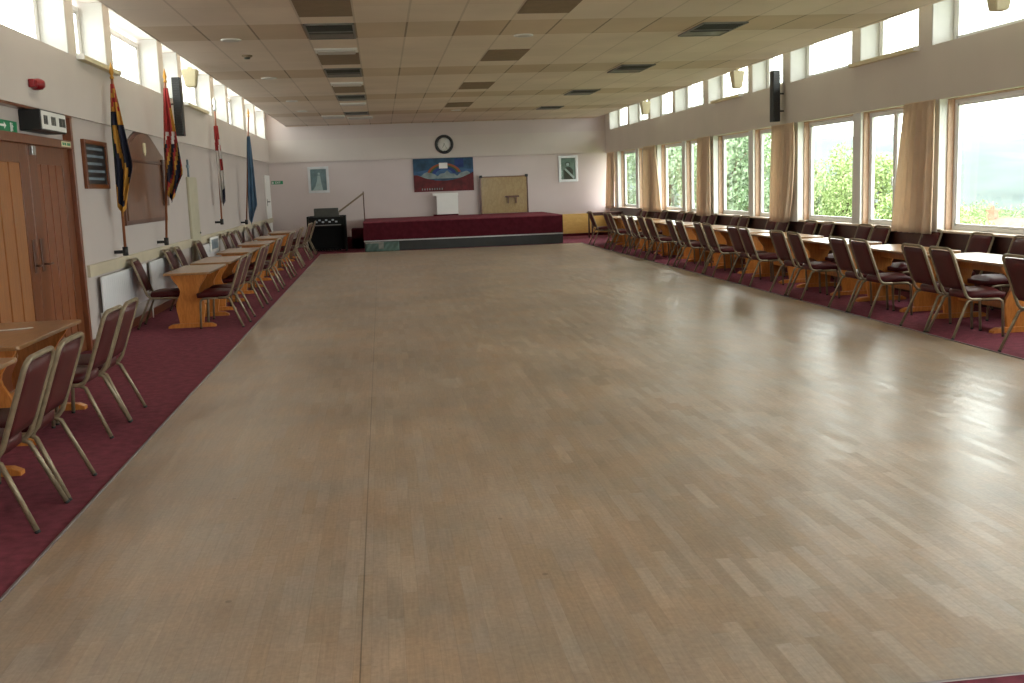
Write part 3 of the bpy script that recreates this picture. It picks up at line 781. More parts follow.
obj('plinth', lambda b: bx(b, -.42, .34, -.1, .06, 0, .045, .005), M['stageface'], wc)

# stage steps with handrail
ss = thing('stage_steps', 'dark carpeted steps at left end of the stage', 'steps', (-.975, 30.9, .006))
for k, (x0, h) in enumerate(((.08, .55), (-.2, .3))):
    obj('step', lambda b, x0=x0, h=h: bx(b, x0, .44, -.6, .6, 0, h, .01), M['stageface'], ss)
hr = thing('handrail', 'slim bronze handrail sloping up to left corner of the stage', 'rail', (-.525, 30.3, SZ + .006))
obj('post', lambda b: tube(b, [(.03, 0, 0), (.03, 0, .82)], .016), M['boardedge'], hr)
obj('rail', lambda b: tube(b, [(.05, 0, .78), (.03, 0, .77), (-.74, .1, .24), (-.82, .1, .21)], .026), M['tube'], hr)
obj('lower_post', lambda b: tube(b, [(-.70, .1, .27), (-.70, .1, -SZ)], .016), M['boardedge'], hr)

# electronic organ
og = thing('electric_organ', 'black electric organ with open knee space left of stage', 'organ', (-1.53, 29.6, .006))
obj('side_panel', lambda b: bx(b, -.53, -.47, -.28, .3, 0, .98, .008), M['organ'], og)
obj('side_panel', lambda b: bx(b, .47, .53, -.28, .3, 0, .98, .008), M['organ'], og)
obj('back_panel', lambda b: bx(b, -.47, .47, .24, .29, .02, .98), M['organ'], og)
obj('console', lambda b: bx(b, -.47, .47, -.25, .24, .68, .95, .01), M['organ'], og)
obj('keyboard', lambda b: [bx(b, -.4 + k * .04, -.365 + k * .04, -.36, -.25, .72, .745) for k in range(20)], M['ventgrey'], og)
obj('control_knobs', lambda b: [bx(b, -.3 + k * .09, -.24 + k * .09, -.265, -.25, .8 + .05 * (k % 2), .84 + .05 * (k % 2), .003) for k in range(7)], M['figure'], og)
obj('music_rest', lambda b: (bx(b, -.33, .33, -.1, .18, .98, 1.19, .01), bx(b, -.36, .36, -.14, .2, .95, .99, .006)), M['ventdark'], og)
obj('pedal_board', lambda b: [bx(b, -.35 + k * .075, -.31 + k * .075, -.3, .15, .03, .07) for k in range(10)], M['organ'], og)
obj('lower_panel', lambda b: bx(b, -.47, .47, .16, .2, .03, .68), M['organ'], og)

# ------------------------------------------------------------------ chair
def chair_parts(root):
    hw = .222
    def arc(p, q, r, c, n=5): pass
    # tubes -------------------------------------------------
    J = (-.20, .39); T = (-.375, .878)
    dirv = Vector((T[0] - J[0], T[1] - J[1])); Lb = dirv.length; dirv.normalize()
    def bk(t): return (J[0] + dirv.x * Lb * t, J[1] + dirv.y * Lb * t)
    def loop(b):
        pts = []
        def side(s):
            q = [(-.06, s * (hw + .005), .38), (-.15, s * (hw + .005), .381), (-.187, s * (hw + .005), .394)]
            for t in (.08, .3, .6, .82, .9):
                x, z = bk(t); q.append((x, s * (hw + .005), z))
            for a, dy in ((.955, .012), (.988, .04), (1.0, .08)):
                x, z = bk(a); q.append((x, s * (hw + .005 - dy), z))
            return q
        L = side(-1); R = side(1)
        pts = L + list(reversed(R))
        tube(b, pts, .0148, 8)
    obj('back_frame', loop, M['tube'], root)
    def panel(b):
        # padded back between the tubes
        n, m = 8, 8
        def surf(off):
            g = []
            for i in range(n + 1):
                t = .17 + .775 * i / n
                x, z = bk(t); row = []
                for j in range(m + 1):
                    s = -1 + 2 * j / m
                    k = (1 - (abs(2 * i / n - 1)) ** 6) * (1 - abs(s) ** 6)
                    ww = hw - .012 - (.03 if i in (0, n) else 0) * 1.
                    d = off * (.35 + .65 * k)
                    row.append(b.verts.new((x + dirv.y * d, s * ww, z - dirv.x * d)))
                g.append(row)
            return g
        A, B = surf(.034), surf(-.016)
        for i in range(n):
            for j in range(m):
                f = b.faces.new((A[i][j], A[i][j + 1], A[i + 1][j + 1], A[i + 1][j])); f.smooth = True
                f = b.faces.new((B[i][j], B[i + 1][j], B[i + 1][j + 1], B[i][j + 1])); f.smooth = True
        per = [(0, j) for j in range(m)] + [(i, m) for i in range(n)] + [(n, j) for j in range(m, 0, -1)] + [(i, 0) for i in range(n, 0, -1)]
        for a in range(len(per)):
            (i, j), (k, l) = per[a], per[(a + 1) % len(per)]
            b.faces.new((A[i][j], B[i][j], B[k][l], A[k][l]))
        bmesh.ops.recalc_face_normals(b, faces=b.faces)
    obj('backrest', panel, M['red'], root)
    def seat(b):
        n = 10
        def lay(z, ins, crown):
            g = []
            for i in range(n + 1):
                row = []
                for j in range(n + 1):
                    u, v = -1 + 2 * i / n, -1 + 2 * j / n
                    # rounded-square footprint
                    k = 1 - .1 * (abs(u) ** 4) * (abs(v) ** 4)
                    x = .018 + u * (.212 - ins) * k; y = v * (.214 - ins) * k
                    zz = z + crown * (1 - abs(u) ** 3.) * (1 - abs(v) ** 3.) - (.018 if u > .79 and crown else 0)
                    row.append(b.verts.new((x, y, zz)))
                g.append(row)
            return g
        top, bot = lay(.452, .014, .028), lay(.384, .004, 0)
        mid = lay(.432, 0, 0)
        for i in range(n):
            for j in range(n):
                f = b.faces.new((top[i][j], top[i + 1][j], top[i + 1][j + 1], top[i][j + 1])); f.smooth = True
                b.faces.new((bot[i][j], bot[i][j + 1], bot[i + 1][j + 1], bot[i + 1][j]))
        per = [(0, j) for j in range(n)] + [(i, n) for i in range(n)] + [(n, j) for j in range(n, 0, -1)] + [(i, 0) for i in range(n, 0, -1)]
        for a in range(len(per)):
            (i, j), (k, l) = per[a], per[(a + 1) % len(per)]
            for P, Q in ((top, mid), (mid, bot)):
                f = b.faces.new((P[i][j], Q[i][j], Q[k][l], P[k][l])); f.smooth = True
        loose = [v for v in b.verts if not v.link_faces]
        bmesh.ops.delete(b, geom=loose, context='VERTS')
        bmesh.ops.recalc_face_normals(b, faces=b.faces)
    obj('seat', seat, M['red'], root)
    for s in (-1, 1):
        fl = obj('leg', lambda b: tube(b, [(-.12, s * hw, .376), (.08, s * hw, .376), (.13, s * hw, .372), (.157, s * (hw - .003), .355), (.168, s * (hw - .006), .32), (.185, s * (hw - .01), .012)], .0138, 8), M['tube'], root)
        obj('foot_cap', lambda b: tube(b, [(.185, s * (hw - .01), .014), (.1858, s * (hw - .01), 0)], .0146, 8), M['rubber'], fl)
        rl = obj('leg', lambda b: tube(b, [(-.15, s * hw, .382), (-.198, s * (hw + .006), .36), (-.348, s * (hw + .036), .012)], .0145, 8), M['tube'], root)
        obj('foot_cap', lambda b: tube(b, [(-.347, s * (hw + .036), .014), (-.353, s * (hw + .037), 0)], .0153, 8), M['rubber'], rl)
    obj('seat_frame', lambda b: (tube(b, [(.1, -hw, .376), (.1, hw, .376)], .009, 6), tube(b, [(-.12, -hw, .376), (-.12, hw, .376)], .009, 6)), M['tube'], root)

first = [None]
def chair(x, y, rz, label, group):
    if first[0] is None:
        first[0] = thing('banquet_chair', label, 'chair', (x, y, .006), rz, group)
        chair_parts(first[0]); return first[0]
    return dup(first[0], (x, y, .006), rz, label, group)

ORD = ['first', 'second', 'third', 'fourth', 'fifth', 'sixth', 'seventh', 'eighth', 'ninth', 'tenth', 'eleventh']

# ------------------------------------------------------------------ tables
def table_parts(root, w):
    """length 1.5 along Y, width w along X; shaped pedestal ends"""
    L = .75
    def top(b):
        hw = w / 2; r = .035; pts = []
        for cx, cy, a0 in ((hw - r, L - r, 0), (-hw + r, L - r, PI / 2), (-hw + r, -L + r, PI), (hw - r, -L + r, 1.5 * PI)):
            for k in range(5): pts.append((cx + r * math.cos(a0 + k * PI / 8), cy + r * math.sin(a0 + k * PI / 8)))
        prism(b, pts, 'Z', .676, .704, bev=.005)
    obj('tabletop', top, M['top'], root)
    s = w / .70
    half = [(.27, .676), (.265, .64), (.235, .6), (.19, .55), (.155, .5), (.145, .46), (.155, .42), (.185, .37), (.21, .32), (.22, .27), (.215, .21), (.2, .15), (.19, .1), (.185, .05)]
    poly = [(x * s, z) for x, z in half] + [(-x * s, z) for x, z in reversed(half)]
    for sy in (-1, 1):
        y = sy * (L - .16)
        p = obj('pedestal', lambda b: prism(b, poly, 'Y', y - .019, y + .019, bev=.004), M['pine'], root)
        ft = [(-.36 * s, 0), (.36 * s, 0), (.36 * s, .025), (.3 * s, .05), (.2 * s, .055), (-.2 * s, .055), (-.3 * s, .05), (-.36 * s, .025)]
        obj('foot', lambda b: prism(b, ft, 'Y', y - .04, y + .04, bev=.004), M['pine'], p)
    obj('apron', lambda b: bx(b, -.012, .012, -(L - .18), L - .18, .56, .676, .003), M['pine'], root)
    obj('stretcher', lambda b: bx(b, -.016, .016, -(L - .14), L - .14, .2, .28, .004), M['pine'], root)
protoT = {}
def table(x, y, w, label, group):
    if w not in protoT:
        t = thing('trestle_table', label, 'table', (x, y, .006), 0, group); table_parts(t, w); protoT[w] = t; return t
    return dup(protoT[w], (x, y, .006), 0, label, group)

# right-hand row -----------------------------------------------------
GW = 'tables along the windows'
rt = [9.54, 11.38, 13.32, 15.2, 17.08, 18.9, 20.9, 22.65, 24.6, 26.5]      # near ends
for i, y in enumerate(rt):
    table(6.32, y + .75, .64, 'orange wooden pedestal table, %s from the front along the windows' % ORD[i], GW)
# aisle chairs: far top corners seen in the photo
far = [8.63, 9.91, 10.46, 11.68, 12.25, 13.59, 14.25, 15.56, 16.12, 17.41, 17.99, 19.12, 19.7, 21.3, 21.95, 22.95, 23.6, 24.95, 25.55, 27.4]
GA = 'aisle-side chairs of the window row'
for i, f in enumerate(far):
    x = 5.79 + random.uniform(-.015, .02)
    rz = random.uniform(-.05, .05)
    if i == 0: lb = 'maroon gilt-framed chair cut by the right edge of the photo, window row'
    elif i == 19: lb = 'maroon gilt-framed chair, last on aisle side of the window row'
    else:
        k = (i - 1) // 2
        lb = 'maroon gilt-framed chair, %s aisle-side seat at %s table along the windows' % ('nearer' if i % 2 else 'farther', ORD[k])
    chair(x, f - .225, rz, lb, GA)
# window-side chairs: near tube seen in the photo
near = [10.5, 11.34, 12.46, 13.83, 14.375, 15.67, 16.3, 17.45, 17.98, 19.48, 20.0, 21.45, 21.96, 23.1, 23.8, 25.25, 25.9, 27.25, 27.8]
GV = 'window-side chairs of the window row'
for i, f in enumerate(near):
    chair(6.63 + random.uniform(-.01, .01), f + .22, PI + random.uniform(-.04, .04), 'maroon gilt-framed chair backing onto the window sill, %s' % (
        ['nearest in view', 'second nearest', 'at the nearest curtain, third nearest', 'fourth nearest, before narrow window', 'fifth nearest', 'sixth nearest', 'seventh nearest', 'eighth nearest, under second curtain', 'ninth nearest', 'tenth nearest',
         'ninth from the far end', 'eighth from the far end', 'seventh from the far end', 'sixth from the far end', 'fifth from the far end', 'fourth from the far end', 'third from the far end', 'second from the far end', 'very last in row'][i]), GV)
# dark side table at the far right corner
dt = thing('side_table', 'dark-topped side table across the far right corner', 'table', (6.68, 30.6, .006))
obj('tabletop', lambda b: bx(b, -.62, .36, -.3, .3, .72, .755, .006), M['dado'], dt)
for sx in (-.56, .3):
    for sy in (-.25, .25):
        obj('leg', lambda b: bx(b, sx - .02, sx + .02, sy - .02, sy + .02, 0, .72, .004), M['dado'], dt)
obj('apron', lambda b: (bx(b, -.56, .3, -.27, -.25, .66, .72), bx(b, -.56, .3, .25, .27, .66, .72)), M['dado'], dt)

# left-hand rows ------------------------------------------------------
GL = 'tables along the left wall'
for i, (x, y, lb) in enumerate(((-2.6, 5.2, 'orange wooden table cut off by left edge of the photo'), (-2.76, 7.2, 'brown-topped wooden table by the double doors with paper slip on it'),
        (-2.54, 13.2, 'wooden pedestal table just past the first radiator on the left'), (-2.54, 15.28, 'second table past the double doors along left wall'), (-2.54, 17.72, 'third table past the double doors along left wall'),
        (-2.54, 20.3, 'fourth table past the double doors along left wall'), (-2.54, 22.85, 'fifth table past the double doors along left wall'), (-2.54, 25.75, 'farthest table along the left wall near the corner'))):
    table(-2.465 if i > 1 else x, y + .75 + (.22 if i == 2 else 0), .57 if i > 1 else .65, lb, GL)
tag(obj('paper_slip', lambda b: prism(b, [(-.19, 0), (-.06, -.01), (.1, .03), (.2, .1), (.17, .12), (.02, .045), (-.19, .04)], 'Z', 0, .004), M['paper'], None, (-2.86, 8.12, .712)), 'small white paper slip lying on the table by the doors', 'paper')
GB = 'aisle-side chairs along the left wall'
for k, (y, lb, rz) in enumerate(((5.57, 'front chair of the near left group, its frame cut by photo edge', .02), (6.13, 'maroon gilt-framed chair, second from the front in near left group', .0),
                               (7.65, 'maroon gilt-framed chair, third from the front in near left group', -.03), (8.18, 'maroon gilt-framed chair, rearmost of the near left group of four', .03))):
    chair(-2.155 if k < 2 else -2.295, y, PI + rz * .4, lb, GB)
la = [13.6, 14.15, 15.75, 16.3, 18.2, 18.75, 20.7, 21.25, 23.3, 23.85, 26.2, 26.75, 28.3]
for i, y in enumerate(la):
    nm = ['first', 'second', 'third', 'fourth', 'fifth', 'farthest']
    if i < 12: lb = 'maroon gilt-framed chair, %s aisle-side seat at %s table beyond the double doors' % ('farther' if i % 2 else 'nearer', nm[i // 2])
    else: lb = 'lone maroon chair at far end of left row before the organ'
    chair(-2.135, y, PI + random.uniform(-.05, .05), lb, GB)
GC = 'chairs backed against the left wall'
lw = [(13.92, 'maroon gilt-framed chair standing before the first radiator'), (16.0, 'nearer wall-side chair at second table beyond the doors'), (16.75, 'farther wall-side chair at second table beyond the doors'), (18.6, 'wall-side chair in front of the pale yellow cupboard'),
      (21.5, 'wall-side chair just beyond the blue notice'), (22.6, 'wall-side chair under the third flag'), (23.7, 'wall-side chair at fifth table beyond the doors'), (25.4, 'wall-side chair just before the blue flag'), (27.3, 'wall-side chair just past the blue flag'), (29.5, 'last wall-side chair near the far left door')]
for y, lb in lw:
    chair(-2.81, y, random.uniform(-.06, .06), lb, GC)

# ------------------------------------------------------------------ curtains
XC = 6.88
def curtain(label, yt0, yt1, yb0, yb1, zt=2.50, zb=.84, ymid=None):
    n = 14; folds = max(4, int((yt1 - yt0) / .11))
    m = folds * 8
    def f(b):
        g = []
        for i in range(n + 1):
            t = i / n; z = zt + (zb - zt) * t
            if ymid:
                a = yt0 * (1 - t) ** 2 + 2 * ymid[0] * t * (1 - t) + yb0 * t * t; c = yt1 * (1 - t) ** 2 + 2 * ymid[1] * t * (1 - t) + yb1 * t * t
            else:
                a = yt0 + (yb0 - yt0) * t; c = yt1 + (yb1 - yt1) * t
            row = []
            for j in range(m + 1):
                s = j / m
                amp = .042 * (.75 + .25 * math.sin(s * 11 + 1.3)) * (.8 + .3 * t)
                x = XC + amp * math.sin(2 * PI * folds * (s + .012 * math.sin(t * 2 + s * 9)))
                row.append(b.verts.new((x, a + (c - a) * s, z)))
            g.append(row)
        for i in range(n):
            for j in range(m):
                q = b.faces.new((g[i][j], g[i][j + 1], g[i + 1][j + 1], g[i + 1][j])); q.smooth = True
    r = thing('curtain', label, 'curtain', (XC, (yt0 + yt1) / 2, zb), 0, 'beige curtains on the window pillars')
    o = obj('drape', f, M['curtain'], r); o.matrix_parent_inverse = Matrix.Translation(r.location).inverted()
    md = o.modifiers.new('thick', 'SOLIDIFY'); md.thickness = .005
    h = obj('heading_tape', lambda b: bx(b, XC + .01, XC + .03, yt0 + .01, yt1 - .01, zt - .01, zt + .012), M['curtain'], r); h.matrix_parent_inverse = Matrix.Translation(r.location).inverted()
curtain('wide beige curtain at the nearest pillar, fanning out towards its hem', 12.53, 13.28, 12.58, 13.55)
curtain('beige curtain below the right-hand speaker, gathered in at its hem', 17.05, 18.0, 17.3, 18.05, ymid=(17.0, 18.05))
curtain('beige curtain at third pillar from the front', 21.6, 22.4, 21.65, 22.45)
curtain('brown-shaded curtain at fourth pillar with hem swung towards camera', 26.05, 27.15, 25.6, 27.25)
curtain('beige curtain in the far right corner of the room', 30.75, 31.6, 31.0, 31.9)

# ------------------------------------------------------------------ ceiling fittings
def vent(label, x0, x1, y0, y1):
    r = thing('ceiling_vent', label, 'vent', ((x0 + x1) / 2, (y0 + y1) / 2, ZC), 0, 'dark louvred ceiling vents')
    a, c = (x1 - x0) / 2, (y1 - y0) / 2
    obj('backing', lambda b: bx(b, -a + .02, a - .02, -c + .02, c - .02, -.006, 0), M['ventdark'], r)
    obj('frame', lambda b: (bx(b, -a, -a + .025, -c, c, -.02, 0, .003), bx(b, a - .025, a, -c, c, -.02, 0, .003), bx(b, -a, a, -c, -c + .025, -.02, 0, .003), bx(b, -a, a, c - .025, c, -.02, 0, .003), bx(b, -a + .025, a - .025, -.012, .012, -.02, 0)), M['ventgrey'], r)
    obj('grey_damper', lambda b: bx(b, -a + .03, a - .03, c * .35, c - .03, -.012, -.004), M['ventgrey'], r)
    obj('slats', lambda b: [bx(b, -a + .025, a - .025, y, y + .012, -.018, -.004) for y in [-c + .06 + k * .09 for k in range(int((c * 1.3) / .09))]], M['ventdark'], r)
for i, y in enumerate((12.82, 17.42, 22.22, 26.95)):
    vent('dark louvred ceiling vent in left-centre strip, %s from the front' % ORD[i], -.80, -.205, y, y + (1.2 if i < 3 else .9))
for i, y in enumerate((13.28, 17.85, 22.4, 26.9)):
    vent('dark louvred ceiling vent in right-hand strip, %s from the front' % ORD[i], 4.17, 4.77, y, y + (1.15 if i < 3 else .9))
def panel(label, x0, x1, y0, y1, m='tile'):
    r = thing('ceiling_panel', label, 'panel', ((x0 + x1) / 2, (y0 + y1) / 2, ZC), 0, 'brown ceiling panels')
    a, c = (x1 - x0) / 2, (y1 - y0) / 2
    obj('plate', lambda b: bx(b, -a, a, -c, c, -.012, 0, .003), M[m], r)
for i, y in enumerate((10.95, 15.52, 20.3)):
    panel('flat brown ceiling panel in left-centre strip, %s from the front' % ORD[i], -.80, -.205, y, y + 1.33)
for i, y in enumerate((11.0, 15.52, 20.22, 24.9)):
    panel('flat brown ceiling panel in middle strip, %s from the front' % ORD[i], 1.665, 2.27, y, y + 1.3)
def bar(label, x0, x1, y, w=.4):
    r = thing('strip_light', label, 'light', ((x0 + x1) / 2, y, ZC), 0, 'unlit ceiling strip lights')
    a = (x1 - x0) / 2
    obj('housing', lambda b: bx(b, -a, a, -w / 2, w / 2, -.02, 0, .004), M['white'], r)
    obj('diffuser', lambda b: bx(b, -a + .03, a - .03, -w / 2 + .03, w / 2 - .03, -.045, -.02, .012), M['lampoff'], r)
for i, y in enumerate((15.2, 19.85, 24.4)):
    bar('pale unlit strip light in left-centre strip, %s from the front' % ORD[i], -.80, -.215, y)
bar('pale unlit strip light left of the farthest ceiling vent', -1.42, -.82, 28.3, .7)
bar('pale unlit strip light nearest the back wall', -.78, -.1, 29.0, .6)
def spot(label, x, y):
    r = thing('downlight', label, 'light', (x, y, ZC), 0, 'round ceiling downlights')
    obj('ring', lambda b: lathe(b, [(.13, 0), (.13, -.012), (.1, -.02), (.095, -.008)], 24), M['white'], r)
    obj('lens', lambda b: lathe(b, [(.095, -.006), (.06, -.018), (0, -.022)], 20), M['lampoff'], r)
for i, (y, w) in enumerate(((14.0, 'nearest'), (18.62, 'second'), (23.3, 'third'), (26.2, 'farthest'))):
    spot('round pale downlight in left ceiling strip, %s one' % w, -1.78, y)
spot('round pale downlight near middle of ceiling, nearer one', 1.98, 14.1)
spot('round pale downlight near middle of ceiling, by the back wall', 2.03, 27.3)
sd = thing('smoke_detector', 'small dark smoke detector in left strip of the ceiling', 'detector', (-1.775, 15.58, ZC))
obj('base', lambda b: lathe(b, [(.075, 0), (.075, -.018), (.05, -.03), (0, -.03)], 18), M['tile'], sd)
obj('sensor', lambda b: lathe(b, [(.045, -.028), (.04, -.05), (0, -.055)], 16), M['ventdark'], sd)

# ------------------------------------------------------------------ outside
def gz(x, y):
    d = max(0, x - 9); s = -.5 - 7.5 * (1 - math.exp(-d / 30.)) - max(0, x - 60) * .10
    return max(s, -26 - .0 * y) + .4 * math.sin(x * .11) * math.cos(y * .07)
def ground(b):
    xs = [7.6, 9, 12, 16, 22, 30, 40, 55, 75, 100, 140, 200, 280]; ys = [-60, -30, 0, 15, 30, 45, 60, 80, 110, 150, 220, 320, 450]
    g = [[b.verts.new((x, y, gz(x, y))) for y in ys] for x in xs]
    for i in range(len(xs) - 1):
        for j in range(len(ys) - 1):
            f = b.faces.new((g[i][j], g[i + 1][j], g[i + 1][j + 1], g[i][j + 1])); f.smooth = True
struct('ground', ground, simple('grass', (.09, .14, .04), .9, var=.35, scale=.3, coords='pos'))
def hill(b):
    nx, ny = 40, 14; g = []
    for i in range(nx + 1):
        a = math.radians(-12 + 75 * i / nx); row = []        # bearing from +Y towards +X
        for j in range(ny + 1):
            d = 330 + j * 42; t = j / ny
            h = 27 + 4 * math.sin(a * 7 + 1) + 2.5 * math.sin(a * 17)
            z = -30 + (h + 30) * math.sin(min(1, t * 1.15) * PI / 2) * (.78 + .22 * math.cos((a - .5) * 1.5)) + 2.5 * math.sin(i * 1.3 + j * 1.7)
            row.append(b.verts.new((d * math.sin(a), d * math.cos(a), z)))
        g.append(row)
    for i in range(nx):
        for j in range(ny):
            f = b.faces.new((g[i][j], g[i][j + 1], g[i + 1][j + 1], g[i + 1][j])); f.smooth = True
hl = struct('hill', hill, simple('wooded_hillside', (.045, .06, .048), .95, var=.4, scale=.03, coords='pos'))

LEAF = [simple('leaf_green_hazed', (.24, .32, .14), .5, var=.3, scale=2), simple('leaf_yellow_green_hazed', (.30, .38, .15), .5, var=.3, scale=2), simple('leaf_dark_green_hazed', (.21, .29, .17), .5, var=.3, scale=2)]  # greens paled and dulled: outdoor glare and haze put into the leaf colour
BARK = simple('bark', (.12, .09, .06), .9, var=.3, scale=5)
def tree(name, label, x, y, top, rad, mat, leaves=2600, thin=1.):
    z0 = gz(x, y); H = top - z0
    r = thing(name, label, 'tree', (x, y, z0), 0, 'trees outside the windows')
    rnd = random.Random(int(x * 31 + y * 17))
    blobs = []
    for k in range(11):
        a = rnd.uniform(0, 2 * PI); q = rnd.uniform(.15, .75)
        zc = H * rnd.uniform(.35, .86); wr = rad * (1.05 - abs(zc / H - .5))
        blobs.append((Vector((math.cos(a) * wr * q, math.sin(a) * wr * q, zc)), rad * rnd.uniform(.32, .52)))
    blobs.append((Vector((0, 0, H - rad * .35)), rad * .38)); blobs.append((Vector((0, 0, H * .5)), rad * .6))
    def tr(b):
        tube(b, [(0, 0, -.4), (.05, .03, H * .3), (-.04, .05, H * .6), (0, 0, H * .85)], [rad * .08, rad * .065, rad * .045, rad * .015], 8)
        for c, q in blobs[:7]:
            tube(b, [(0, 0, c.z * .55), tuple(c * .6 + Vector((0, 0, c.z * .3))), tuple(c)], [rad * .03, rad * .02, rad * .008], 6)
    obj('trunk', tr, BARK, r)
    def fo(b):
        for k in range(int(leaves * 1.7)):
            c, q = rnd.choice(blobs)
            d = Vector((rnd.gauss(0, 1), rnd.gauss(0, 1), rnd.gauss(0, 1))).normalized() * q * rnd.uniform(.55, 1.05)
            p = c + d; s = rad * rnd.uniform(.025, .05)
            u = Vector((rnd.gauss(0, 1), rnd.gauss(0, 1), rnd.gauss(0, 1))).normalized(); v = u.orthogonal().normalized(); w = u.cross(v)
            pts = [p - v * s, p + w * s * .55, p + v * s, p - w * s * .55 + u * s * .25]
            b.faces.new([b.verts.new(q2) for q2 in pts])
    obj('foliage', fo, mat, r)
for args in (('leafy tree filling left side of third wide window', 15.3, 46.5, 4.5, 2.9, 2, 4200), ('leafy tree filling right side of third wide window', 18.6, 52, 5.0, 2.7, 2, 4200),
             ('pale green tree filling the third narrow window', 22.6, 60, 5.6, 2.8, 0, 3600), ('pale green tree in the fourth wide window', 14.6, 52, 4.2, 2.4, 2, 3400),
             ('pale green tree in the farthest wide window', 12.6, 54, 3.8, 2.2, 2, 3200), ('rounded green tree in left half of second wide window', 26.0, 62, 2.5, 2.9, 0, 3600),
             ('yellow-green tree with pointed top in second wide window', 24.2, 53, 3.2, 2.2, 1, 3600), ('bushy green tree in the second narrow window', 29.5, 59.5, 2.7, 2.9, 1, 3600),
             ('round tree at lower left of nearest wide window', 41.5, 72, -.9, 2.6, 1, 3000), ('low tree left of the orange chimney', 46.6, 78, -1.7, 2.2, 0, 3000),
             ('low tree right of the orange chimney', 60, 97, -2.4, 3.0, 0, 3000), ('low tree at lower right corner of nearest wide window', 67, 102, -2.5, 3.0, 2, 3000)):
    tree('tree', args[0], args[1], args[2], args[3], args[4], LEAF[args[5]], args[6])
# house with an orange chimney block
hx, hy = 52.9, 86.
hs = thing('house', 'distant house with salmon brick chimney low in nearest wide window', 'house', (hx, hy, gz(hx, hy) - .5), .5)
wallm = simple('house_wall', (.55, .5, .44), .8); roofm = simple('house_roof_tiles', (.2, .13, .10), .8, var=.2, scale=3)
TOPZ = -2.0 - gz(hx, hy) + .5
obj('walls', lambda b: prism(b, [(-2.4, 0), (2.4, 0), (2.4, TOPZ - 2.2), (0, TOPZ - .9), (-2.4, TOPZ - 2.2)], 'Y', -3, 3), wallm, hs)
def roof(b):
    for s in (-1, 1): prism(b, [(0, TOPZ - .7), (s * 2.8, TOPZ - 2.3), (s * 2.8, TOPZ - 2.45), (0, TOPZ - .9)], 'Y', -3.3, 3.3)
rf = obj('roof', roof, roofm, hs)
obj('chimney', lambda b: (bx(b, -.34, .34, -.34, .34, TOPZ - 1.6, TOPZ, .03), bx(b, -.4, .4, -.4, .4, TOPZ - .15, TOPZ), bx(b, -.2, -.06, -.08, .08, TOPZ, TOPZ + .3), bx(b, .06, .2, -.08, .08, TOPZ, TOPZ + .3)), simple('chimney_brick', (.33, .17, .12), .85, var=.15, scale=4), rf)
obj('window', lambda b: bx(b, -.5, .5, -3.04, -3, TOPZ - 4, TOPZ - 2.8), M['glass'], hs)
# garden fence
fn = thing('garden_fence', 'low pale fence line beyond the nearest wide window', 'fence', (33.5, 52, gz(33, 60) + 1.4))
obj('rails', lambda b: (bx(b, -8, 14, -.03, .03, .5, .62), bx(b, -8, 14, -.03, .03, .95, 1.07)), wallm, fn)
for k in range(12):
    obj('post', lambda b: bx(b, -8 + k * 2 - .06, -8 + k * 2 + .06, -.06, .06, -1.6, 1.2), wallm, fn)

# valley haze: a real volume of mist between the trees and the hill
hz = bpy.data.materials.new('valley_mist'); hz.use_nodes = True
nt = hz.node_tree; nt.nodes.clear()
vs = nt.nodes.new('ShaderNodeVolumeScatter'); vs.inputs['Color'].default_value = (.5, .78, 1, 1); vs.inputs['Density'].default_value = .00022; vs.inputs['Anisotropy'].default_value = .0
vo = nt.nodes.new('ShaderNodeOutputMaterial'); nt.links.new(vs.outputs[0], vo.inputs['Volume'])
def hzf(b): prism(b, [(70, 110), (320, 110), (640, 330), (420, 720), (-60, 720), (-60, 330), (20, 110)], 'Z', -40, 75)
HZ = obj('valley_haze', hzf, hz); HZ['kind'] = 'stuff'; tag(HZ, 'pale blue mist lying in the valley before the hill', 'haze')

# ------------------------------------------------------------------ light
w = bpy.data.worlds.new('overcast'); SC.world = w; w.use_nodes = True
nt = w.node_tree; bg = nt.nodes['Background']
tc = nt.nodes.new('ShaderNodeTexCoord'); sp = nt.nodes.new('ShaderNodeSeparateXYZ'); nt.links.new(tc.outputs['Generated'], sp.inputs[0])
rm = nt.nodes.new('ShaderNodeValToRGB'); nt.links.new(sp.outputs[2], rm.inputs[0])
rm.color_ramp.elements[0].color = (.99, .985, .97, 1); rm.color_ramp.elements[1].color = (1, .985, .955, 1)
nt.links.new(rm.outputs[0], bg.inputs[0]); bg.inputs[1].default_value = 7.0
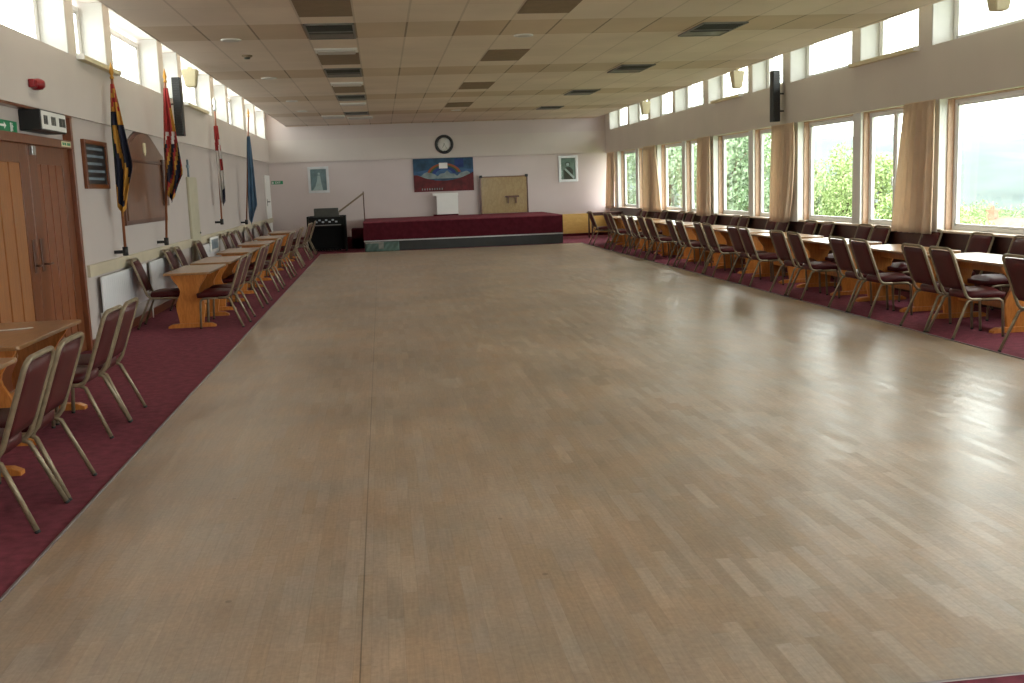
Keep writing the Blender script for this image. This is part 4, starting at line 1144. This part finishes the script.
# sky portals in the window openings
def portal(x, y0, y1, z0, z1, d):
    L = bpy.data.lights.new('sky_portal', 'AREA'); L.shape = 'RECTANGLE'; L.size = z1 - z0; L.size_y = y1 - y0
    L.cycles.is_portal = True
    o = bpy.data.objects.new('sky_portal', L); COL.objects.link(o); o.location = (x, (y0 + y1) / 2, (z0 + z1) / 2)
    o.rotation_euler = (0, d * PI / 2, 0)
portal(XR + .45, YN, YB, SILL, ZT, 1)
portal(XR + .47, YN, YB, ZS, ZR, 1)
portal(XL - .47, YN, YB, ZS, ZR, -1)
L = bpy.data.lights.new('sky_portal', 'AREA'); L.shape = 'RECTANGLE'; L.size = 4.3; L.size_y = 2.2; L.cycles.is_portal = True
po = bpy.data.objects.new('sky_portal', L); COL.objects.link(po); po.location = (4.7, YN - .35, 1.9); po.rotation_euler = (PI / 2, 0, 0)

# ------------------------------------------------------------------ camera
f, yaw, pitch, roll, H = 1044.3, 0.11855, 0.148796, 0.0367133, 1.65
fw = Vector((math.sin(yaw) * math.cos(pitch), math.cos(yaw) * math.cos(pitch), -math.sin(pitch)))
r0 = Vector((math.cos(yaw), -math.sin(yaw), 0)); d0 = fw.cross(r0)
right = r0 * math.cos(roll) + d0 * math.sin(roll); down = -r0 * math.sin(roll) + d0 * math.cos(roll)
cam = bpy.data.cameras.new('camera'); co = bpy.data.objects.new('camera', cam); COL.objects.link(co)
m = Matrix.Identity(4)
for i in range(3):
    m[i][0] = right[i]; m[i][1] = -down[i]; m[i][2] = -fw[i]
m[0][3], m[1][3], m[2][3] = 0, 0, H
co.matrix_world = m
cam.sensor_width = 36; cam.lens = 36 * f / 1024; cam.clip_end = 3000; cam.clip_start = .05
SC.camera = co
SC.view_settings.view_transform = 'Standard'; SC.view_settings.look = 'None'
SC.view_settings.gamma = 1; SC.view_settings.use_curve_mapping = False
SC.view_settings.exposure = 0.42
SC.cycles.use_denoising = True
SC.cycles.max_bounces = 10; SC.cycles.diffuse_bounces = 6; SC.cycles.transparent_max_bounces = 16; SC.cycles.volume_bounces = 0
SC.cycles.sample_clamp_indirect = 12
